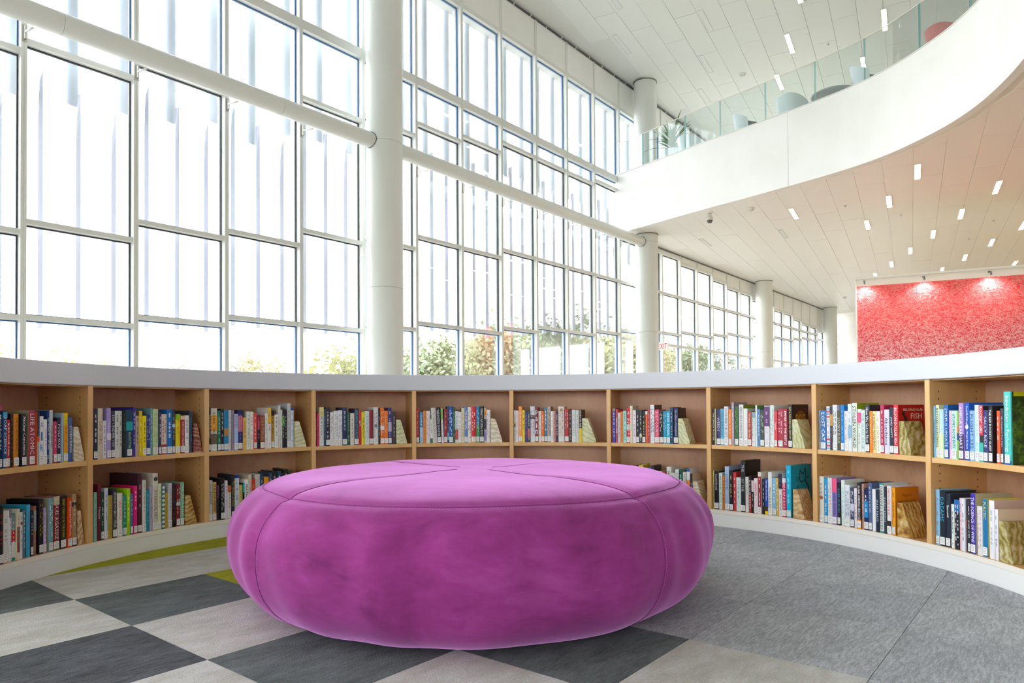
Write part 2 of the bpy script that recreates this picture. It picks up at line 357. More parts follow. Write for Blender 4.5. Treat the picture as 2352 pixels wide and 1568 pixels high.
for k in range(-8, 25):
    n = .56 + .5 * k; b = math.floor(n); A = BAYS.get(b, (5.0, 3, 1.8))[0]
    zb = A - .33 - .07 * ((k * 5) % 3); m = MB(); N = 14
    for z, tilt in ((zb, .09), (8.66, 0)):
        for q in range(N):
            th = 2 * math.pi * q / N; m.v.append((.085 * math.cos(th), .09 + .1 * math.sin(th), z + tilt * math.sin(th)))
    for q in range(N): m.f.append((q, (q + 1) % N, N + (q + 1) % N, N + q)); m.mi.append(0)
    m.f.append(tuple(range(N))[::-1]); m.mi.append(0); m.f.append(tuple(range(N, 2 * N))); m.mi.append(0)
    o = link('hanging_tube', m.mesh('hanging_tube', FIN2), st_, Matrix.Translation(Vector((n * SP, 0, 0)))); autosmooth(o, .7)

# ------------------------------------------------------------------ upper ceiling
E1 = (DU + DV * -.158).normalized(); E2 = (DU * .158 + DV).normalized()   # panel grid directions
PANEL = mat('e4e6e2', 0.42); PANEL_L = mat('f3f1ec', 0.42)
def oriented(p, a, b): return Matrix(((a.x, -b.x, 0, p.x), (a.y, -b.y, 0, p.y), (0, 0, 1, p.z), (0, 0, 0, 1)))
ce = MB().box(-12.3, 46, -30, .0, Z_UP + .03, Z_UP + .35).build('ceiling', mat('dedfdc', 0.6)); ce.matrix_world = wall_mw(); tag(ce, 'high white panelled ceiling above the atrium', 'ceiling', kind='structure')
CU, CV, PL, PW = .0, 6.96 * .9877, 1.9, .514
pm = MB().box(.003, PL - .003, .003 - PW, -.003, 0, .03).mesh('ceiling_panel', PANEL)
pml = MB().box(.003, PL - .003, .003 - PW, -.003, 0, .03).mesh('ceiling_panel', PANEL_L)
def panels(parent, me, z, ok, limit, clip=None):
    cand = []
    for j in range(-16, 40):
        for i in range(-4, 18):
            a = i * PL + (PL / 2 if j % 2 else 0) - 2.0; b = CV - PW * 13 + j * PW
            p = W0 + E1 * a + E2 * b
            c = p + E1 * (PL / 2) + E2 * (PW / 2)
            cs = [p, p + E1 * PL, p + E1 * PL + E2 * PW, p + E2 * PW]
            if ok(c, cs): cand.append((c.length, p, None))
            elif clip and clip(c, cs): cand.append((c.length, p, clip(c, cs)))
    cand.sort(key=lambda q: q[0]); inv = parent.matrix_world.inverted()
    rest = MB()
    for q, (dd, p, poly) in enumerate(cand):
        if poly:
            n = len(poly); mb = MB(); mb.v = [(v.x, v.y, z) for v in poly] + [(v.x, v.y, z + .03) for v in poly]
            mb.f = [tuple(range(n)), tuple(range(n, 2 * n))[::-1]] + [(k, (k + 1) % n, n + (k + 1) % n, n + k) for k in range(n)]; mb.mi = [0] * len(mb.f)
            mb.build('ceiling_panel', me.materials[0], parent, fix=True); continue
        M = oriented(Vector((p.x, p.y, z)), E1, E2) @ Matrix.Rotation(random.uniform(-.003, .003), 4, 'X') @ Matrix.Rotation(random.uniform(-.0012, .0012), 4, 'Y')
        if q < limit: link('ceiling_panel', me, parent, inv @ M)
        else: rest.box(.004, PL - .004, .004 - PW, -.004, 0, .03, 0, inv @ M)
    if rest.v: rest.build('ceiling_panel', me.materials[0], parent)['kind'] = 'stuff'
def uv(c): d = c - W0; return d.dot(DU), d.dot(DV)
FASC = [(2.70, 18.62), (2.82, 18.44), (3.44, 17.63), (4.62, 16.05), (5.2, 15.33), (5.9, 14.42), (6.3, 13.88), (6.65, 13.35), (6.93, 12.8), (7.1, 12.3), (7.22, 11.75), (7.29, 11.2), (7.28, 10.6), (7.21, 10.1), (7.06, 9.45), (6.82, 8.75), (6.45, 8.05), (6.0, 7.5), (5.4, 6.95), (4.75, 6.55)]
def smooth_poly(P, sub=6):
    out = []
    for i in range(len(P) - 1):
        p0 = Vector(P[max(i - 1, 0)]); p1 = Vector(P[i]); p2 = Vector(P[i + 1]); p3 = Vector(P[min(i + 2, len(P) - 1)])
        for k in range(sub):
            t = k / sub; out.append(.5 * ((2 * p1) + (p2 - p0) * t + (2 * p0 - 5 * p1 + 4 * p2 - p3) * t * t + (3 * p1 - p0 - 3 * p2 + p3) * t ** 3))
    out.append(Vector(P[-1])); return out
EDGE = smooth_poly(FASC)
far_pts = [Vector((9.0, 3.0)), Vector((24, 3.0)), Vector((44, 22)), Vector((WP(38, 0).x, WP(38, 0).y)), Vector((WP(13.42, .0).x, WP(13.42, .0).y))]
SLAB = list(EDGE) + far_pts
def inside(p, poly):
    c = False; j = len(poly) - 1
    for i in range(len(poly)):
        a, b = poly[i], poly[j]
        if (a.y > p.y) != (b.y > p.y) and p.x < (b.x - a.x) * (p.y - a.y) / (b.y - a.y) + a.x: c = not c
        j = i
    return c
def up_ok(c, cs):
    u, v = uv(c)
    if not (v > .62 and 3.5 < u < 34 and v < 14): return False
    if c.y < 4: return False
    x = 1176 + 1587 * c.x / c.y; y = 934 - 1587 * (Z_UP - EYE) / c.y
    return -150 < x < 2600 and y > -260 and not (u > 22 and v > 2)
panels(ce, pm, Z_UP, up_ok, 285)

# ------------------------------------------------------------------ mezzanine slab, curved fascia, soffit panels
sl = thing('mezzanine_slab', 'white upper floor with a sweeping curved white edge', 'balcony', kind='structure')
bm = bmesh.new()
lo = [bm.verts.new((p.x, p.y, Z_LOW + .012)) for p in SLAB]; hi = [bm.verts.new((p.x, p.y, Z_MEZ)) for p in SLAB]
for tr in tessellate_polygon([[Vector((p.x, p.y, 0)) for p in SLAB]]):
    bm.faces.new([lo[q] for q in tr]); bm.faces.new([hi[q] for q in tr])
for i in range(len(SLAB)): j = (i + 1) % len(SLAB); bm.faces.new((lo[i], lo[j], hi[j], hi[i]))
bmesh.ops.recalc_face_normals(bm, faces=bm.faces)
me = bpy.data.meshes.new('floor_slab'); bm.to_mesh(me); bm.free(); me.materials.append(mat('efece6', 0.6)); link('floor_slab', me, sl)
def offset(E, d):
    out = []
    for i, p in enumerate(E):
        a = E[max(i - 1, 0)]; b = E[min(i + 1, len(E) - 1)]; t = (b - a).normalized(); out.append(p + Vector((-t.y, t.x)) * d)
    return out
def strip(E, d0, d1, z0, z1, mb=None):
    m = mb or MB(); a = offset(E, d0); b = offset(E, d1); o = len(m.v)
    for p, q in zip(a, b): m.v += [(p.x, p.y, z0), (p.x, p.y, z1), (q.x, q.y, z1), (q.x, q.y, z0)]
    for i in range(len(E) - 1):
        k = o + i * 4
        for q in range(4): m.f.append((k + q, k + (q + 1) % 4, k + 4 + (q + 1) % 4, k + 4 + q)); m.mi.append(0)
    for k in (o, o + (len(E) - 1) * 4): m.f.append((k, k + 1, k + 2, k + 3)); m.mi.append(0)
    return m
arc = [0.0]
for a, b in zip(EDGE, EDGE[1:]): arc.append(arc[-1] + (b - a).length)
def edge_at(s):
    for i in range(len(arc) - 1):
        if arc[i + 1] >= s: t = (s - arc[i]) / (arc[i + 1] - arc[i]); return EDGE[i].lerp(EDGE[i + 1], t)
    return EDGE[-1]
def sub_edge(s0, s1, n=10): return [edge_at(s0 + (s1 - s0) * k / n) for k in range(n + 1)]
def arc_of_px(px):
    best = min(range(len(EDGE)), key=lambda i: abs(1176 + 1587 * EDGE[i].x / EDGE[i].y - px) + (1000 if EDGE[i].y < 9 else 0)); return arc[best]
FJ = [0.0, arc_of_px(1817), 10.55, 14.2, arc[-1]]
for s0, s1 in zip(FJ, FJ[1:]):
    o = strip(sub_edge(s0 + .004, s1 - .004, 26), 0, -.14, Z_FASC0, Z_FASC1).build('fascia_panel', PLASTER, sl, fix=True); autosmooth(o)
o = strip(EDGE, -.02, -.13, Z_FASC0 + .01, Z_FASC1 - .01).build('fascia_core', mat('a9abab', .7), sl, fix=True)
strip(EDGE, .012, -.16, Z_FASC1 - .001, Z_FASC1 + .015).build('curb_cap', WHITE_METAL, sl, fix=True)
def low_ok(c, cs):
    u, v = uv(c)
    if not all(inside(Vector((q.x, q.y)), SLAB) for q in cs): return False
    if not (v > .2 and u < 35.5): return False
    x = 1176 + 1587 * c.x / c.y; y = 934 - 1587 * (Z_LOW - EYE) / c.y
    return 1380 < x < 2560 and y < 760 and y > 60
def low_clip(c, cs):
    u, v = uv(c)
    if not (v > .2 and u < 35.5 and c.y > 6.5): return None
    ins = [inside(Vector((q.x, q.y)), SLAB) for q in cs]
    if not any(ins) or all(ins): return None
    i = min(range(len(EDGE)), key=lambda k: (EDGE[k] - Vector((c.x, c.y))).length)
    a = EDGE[max(i - 1, 0)]; b = EDGE[min(i + 1, len(EDGE) - 1)]; t = (b - a).normalized(); nrm = Vector((-t.y, t.x))
    if not inside(EDGE[i] + nrm * .3, SLAB): nrm = -nrm
    o0 = EDGE[i] + nrm * .145
    sh = [q + (c - q) * .006 for q in cs]; out = []
    for k in range(4):
        p, q = sh[k], sh[(k + 1) % 4]; dp = (Vector((p.x, p.y)) - o0).dot(nrm); dq = (Vector((q.x, q.y)) - o0).dot(nrm)
        if dp >= 0: out.append(p.copy())
        if dp * dq < 0: out.append(p.lerp(q, dp / (dp - dq)))
    return out if len(out) > 2 else None
panels(sl, pml, Z_LOW, low_ok, 250, low_clip)

# glass guard rail
gr = thing('glass_guardrail', 'curved clear glass guardrail on the balcony edge', 'railing')
J = [arc_of_px(1414), arc_of_px(1481)] + [arc_of_px(x) for x in (1572, 1664, 1766, 1880, 2005, 2127)]
J = sorted(set(J)); step = J[-1] - J[-2]
while J[-1] + step < arc[-1] - .1: J.append(J[-1] + step)
for s0, s1 in zip(J, J[1:]):
    o = strip(sub_edge(s0 + .008, s1 - .008, 8), -.06, -.072, Z_FASC1 - .02, Z_RAIL).build('glass_panel', GUARD_GLASS, gr, fix=True)
    o2 = MB()
    for s in (s0 + .008, s1 - .012): strip(sub_edge(s, s + .004, 1), -.058, -.074, Z_FASC1 + .015, Z_RAIL, o2)
    o2.build('glass_edge', GLASS_EDGE, o, fix=True)
    strip(sub_edge(s0 + .008, s1 - .008, 8), -.056, -.076, Z_RAIL, Z_RAIL + .012).build('top_cap', mat('f4efe6', .3), gr, fix=True)

# ------------------------------------------------------------------ ceiling lights
LAMP_ON = emis('fff4e2', 12.0); LAMP_W = emis('ffe6c0', 14.0); LAMP_OFF = mat('e2e4e2', .4)
def ceiling_light(u, v, z, on, label, group):
    p = WP(u, v, z); t = thing('ceiling_light', label, 'light', mw=oriented(Vector((p.x, p.y, z)), E1, E2), group=group)
    f = MB(); L, W = .5, .048; e = .01
    for a in ((-L - e, L + e, -W - e, -W), (-L - e, L + e, W, W + e), (-L - e, -L, -W, W), (L, L + e, -W, W)): f.box(*a, -.012, .02)
    f.build('frame', WHITE_METAL, t); MB().box(-L, L, -W, W, -.006, .015).build('diffuser', on, t)
LOWL = [(13.11, 7.05), (15.0, 6.2), (16.92, 5.35), (15.35, 8.19), (17.29, 7.34), (19.16, 6.5), (21.05, 5.66), (22.92, 4.82), (21.37, 7.64), (23.27, 6.81), (25.15, 5.96), (25.48, 7.96), (24.77, 3.97), (19.6, 8.45), (14.62, 4.22)]
LOWD = ['nearest the fascia above the red mural', 'second in the row nearest the atrium', 'third in the row nearest the atrium', 'upper right one near the photo edge', 'right of centre above the red mural', 'middle one above the red mural', 'small one left of middle above the mural', 'far one above the left half of the mural', 'above the middle mural spotlight', 'far one right of centre', 'just above the mural header', 'low far one at the right photo edge', 'farthest one above the mural corner', 'cut off by the right photo edge', 'left one near the ceiling camera']
for (u, v), d in zip(LOWL, LOWD): ceiling_light(u, v, Z_LOW, LAMP_W, 'glowing slot light in the low ceiling, ' + d, 'slot lights in the low ceiling')
for (u, v), d in zip([(16.04, 1.37), (16.47, 3.38)], ['left of the two near the third column', 'right of the two near the third column']): ceiling_light(u, v, Z_LOW, LAMP_OFF, 'unlit pale slot light in the low ceiling, ' + d, 'unlit slot lights in the low ceiling')
for (u, v), d in zip([(12.5, 4.99), (14.6, 4.18), (16.47, 3.33), (14.92, 6.17), (16.92, 5.31)], ['cut by the top photo edge', 'left of the two highest', 'crossing the guardrail line beside the chairs', 'crossing the guardrail near the red chair', 'behind the guardrail above a white chair']): ceiling_light(u, v, Z_UP, LAMP_ON, 'glowing slot light in the high ceiling, ' + d, 'slot lights in the high ceiling')
for (u, v), d in zip([(12.37, 3.01), (14.26, 2.2), (12.03, 1.03), (10.2, 1.84), (15.98, 1.41)], ['right of the two upper ones', 'above the second column', 'nearest the window wall', 'at the top photo edge', 'just above the guardrail end']): ceiling_light(u, v, Z_UP, LAMP_OFF, 'unlit grey slot light in the high ceiling, ' + d, 'unlit slot lights in the high ceiling')

# ------------------------------------------------------------------ ceiling devices, exit sign
def dev_at(u, v, z): p = WP(u, v, 0); return (p.x, p.y, z)
t = thing('dome_camera', 'white dome security camera hanging from the low ceiling', 'camera', dev_at(13.28, 2.67, Z_LOW))
o = MB().lathe([(.035, 0), (.035, -.03), (.05, -.05), (.075, -.1), (.085, -.15), (.08, -.17)][::-1], 24).build('housing', WHITE_METAL, t, True)
MB().lathe([(.06, 0.002), (.06, -.015)][::-1], 24).build('mount', WHITE_METAL, t)
MB().lathe([(.01, -.235), (.04, -.228), (.06, -.205), (.07, -.17)], 24).build('lens_dome', mat('6a6e6c', .15), t, True)
for q, (u, v, z, d) in enumerate([(13.49, 3.59, Z_LOW, 'low ceiling beside the dome camera'), (29.37, 1.86, Z_LOW, 'far low ceiling above the last column'), (15.38, 2.73, Z_UP, 'high ceiling above the guardrail'), (17.88, 4.85, Z_UP, 'high ceiling beside the white chair')]):
    t = thing('smoke_detector', 'small white smoke detector on the ' + d, 'detector', dev_at(u, v, z), group='smoke detectors on the ceilings')
    MB().lathe([(.03, -.075), (.055, -.065), (.06, -.03)], 20).build('sensor_head', mat('e4e4da', .5), t); MB().lathe([(.075, -.03), (.085, -.02), (.085, 0)], 20).build('base', WHITE_METAL, t)
for q, (u, v, z) in enumerate([(14.7, 5.35, Z_LOW), (16.4, 6.2, Z_LOW), (13.0, 5.0, Z_UP), (15.2, 4.9, Z_UP), (18.5, 7.9, Z_LOW), (20.4, 7.2, Z_LOW)]):
    t = thing('sprinkler_head', 'tiny white sprinkler head, %s' % ('low ceiling near the nearest lit slot light', 'low ceiling beside the second lit slot light', 'high ceiling right of the smoke detector', 'high ceiling above the guardrail', 'low ceiling above the red mural', 'far low ceiling above the red mural')[q], 'sprinkler', dev_at(u, v, z), group='sprinkler heads in the ceilings')
    MB().lathe([(.012, -.03), (.012, 0)], 10).build('stem', WHITE_METAL, t); MB().lathe([(.03, -.004), (.03, 0)], 14).build('escutcheon', mat('d0d0cc', .4), t); MB().lathe([(.02, -.034), (.02, -.03)], 10).build('deflector', mat('b0b0aa', .3, .7), t)

# ------------------------------------------------------------------ lettering (font outlines turned into meshes once)
TEXT = {}
def prepare_text(strings):
    tmp = []
    for s in strings:
        if s in TEXT: continue
        c = bpy.data.curves.new('lettering', 'FONT'); c.body = s; c.size = 1.0; c.resolution_u = 1; c.fill_mode = 'FRONT'
        o = bpy.data.objects.new('lettering', c); COL.objects.link(o); tmp.append((s, o, c)); TEXT[s] = None
    dg = bpy.context.evaluated_depsgraph_get(); dg.update()
    for s, o, c in tmp:
        me = bpy.data.meshes.new_from_object(o.evaluated_get(dg))
        vs = [tuple(v.co) for v in me.vertices]; fs = [tuple(p.vertices) for p in me.polygons]
        if vs:
            x0 = min(v[0] for v in vs); x1 = max(v[0] for v in vs); y0 = min(v[1] for v in vs); y1 = max(v[1] for v in vs)
            TEXT[s] = ([(v[0] - x0, v[1] - y0) for v in vs], fs, x1 - x0, y1 - y0)
        bpy.data.meshes.remove(me); bpy.data.objects.remove(o); bpy.data.curves.remove(c)
def put_text(mb, s, org, ex, ey, maxw, maxh, mi=0, center=True, stretch=1.25):
    """letters of s in the plane org + ex*x + ey*y, fitted into maxw x maxh (centred on org)"""
    T = TEXT.get(s)
    if not T: return
    vs, fs, w, h = T; k = min(maxw / w, maxh / h); kx = min(maxw / w, k * stretch); ky = min(maxh / h, k * stretch)
    org, ex, ey = Vector(org), Vector(ex), Vector(ey); off = Vector((-w * kx / 2, -h * ky / 2)) if center else Vector((0, 0))
    mb.add([org + ex * (x * kx + off.x) + ey * (y * ky + off.y) for x, y in vs], fs, mi)

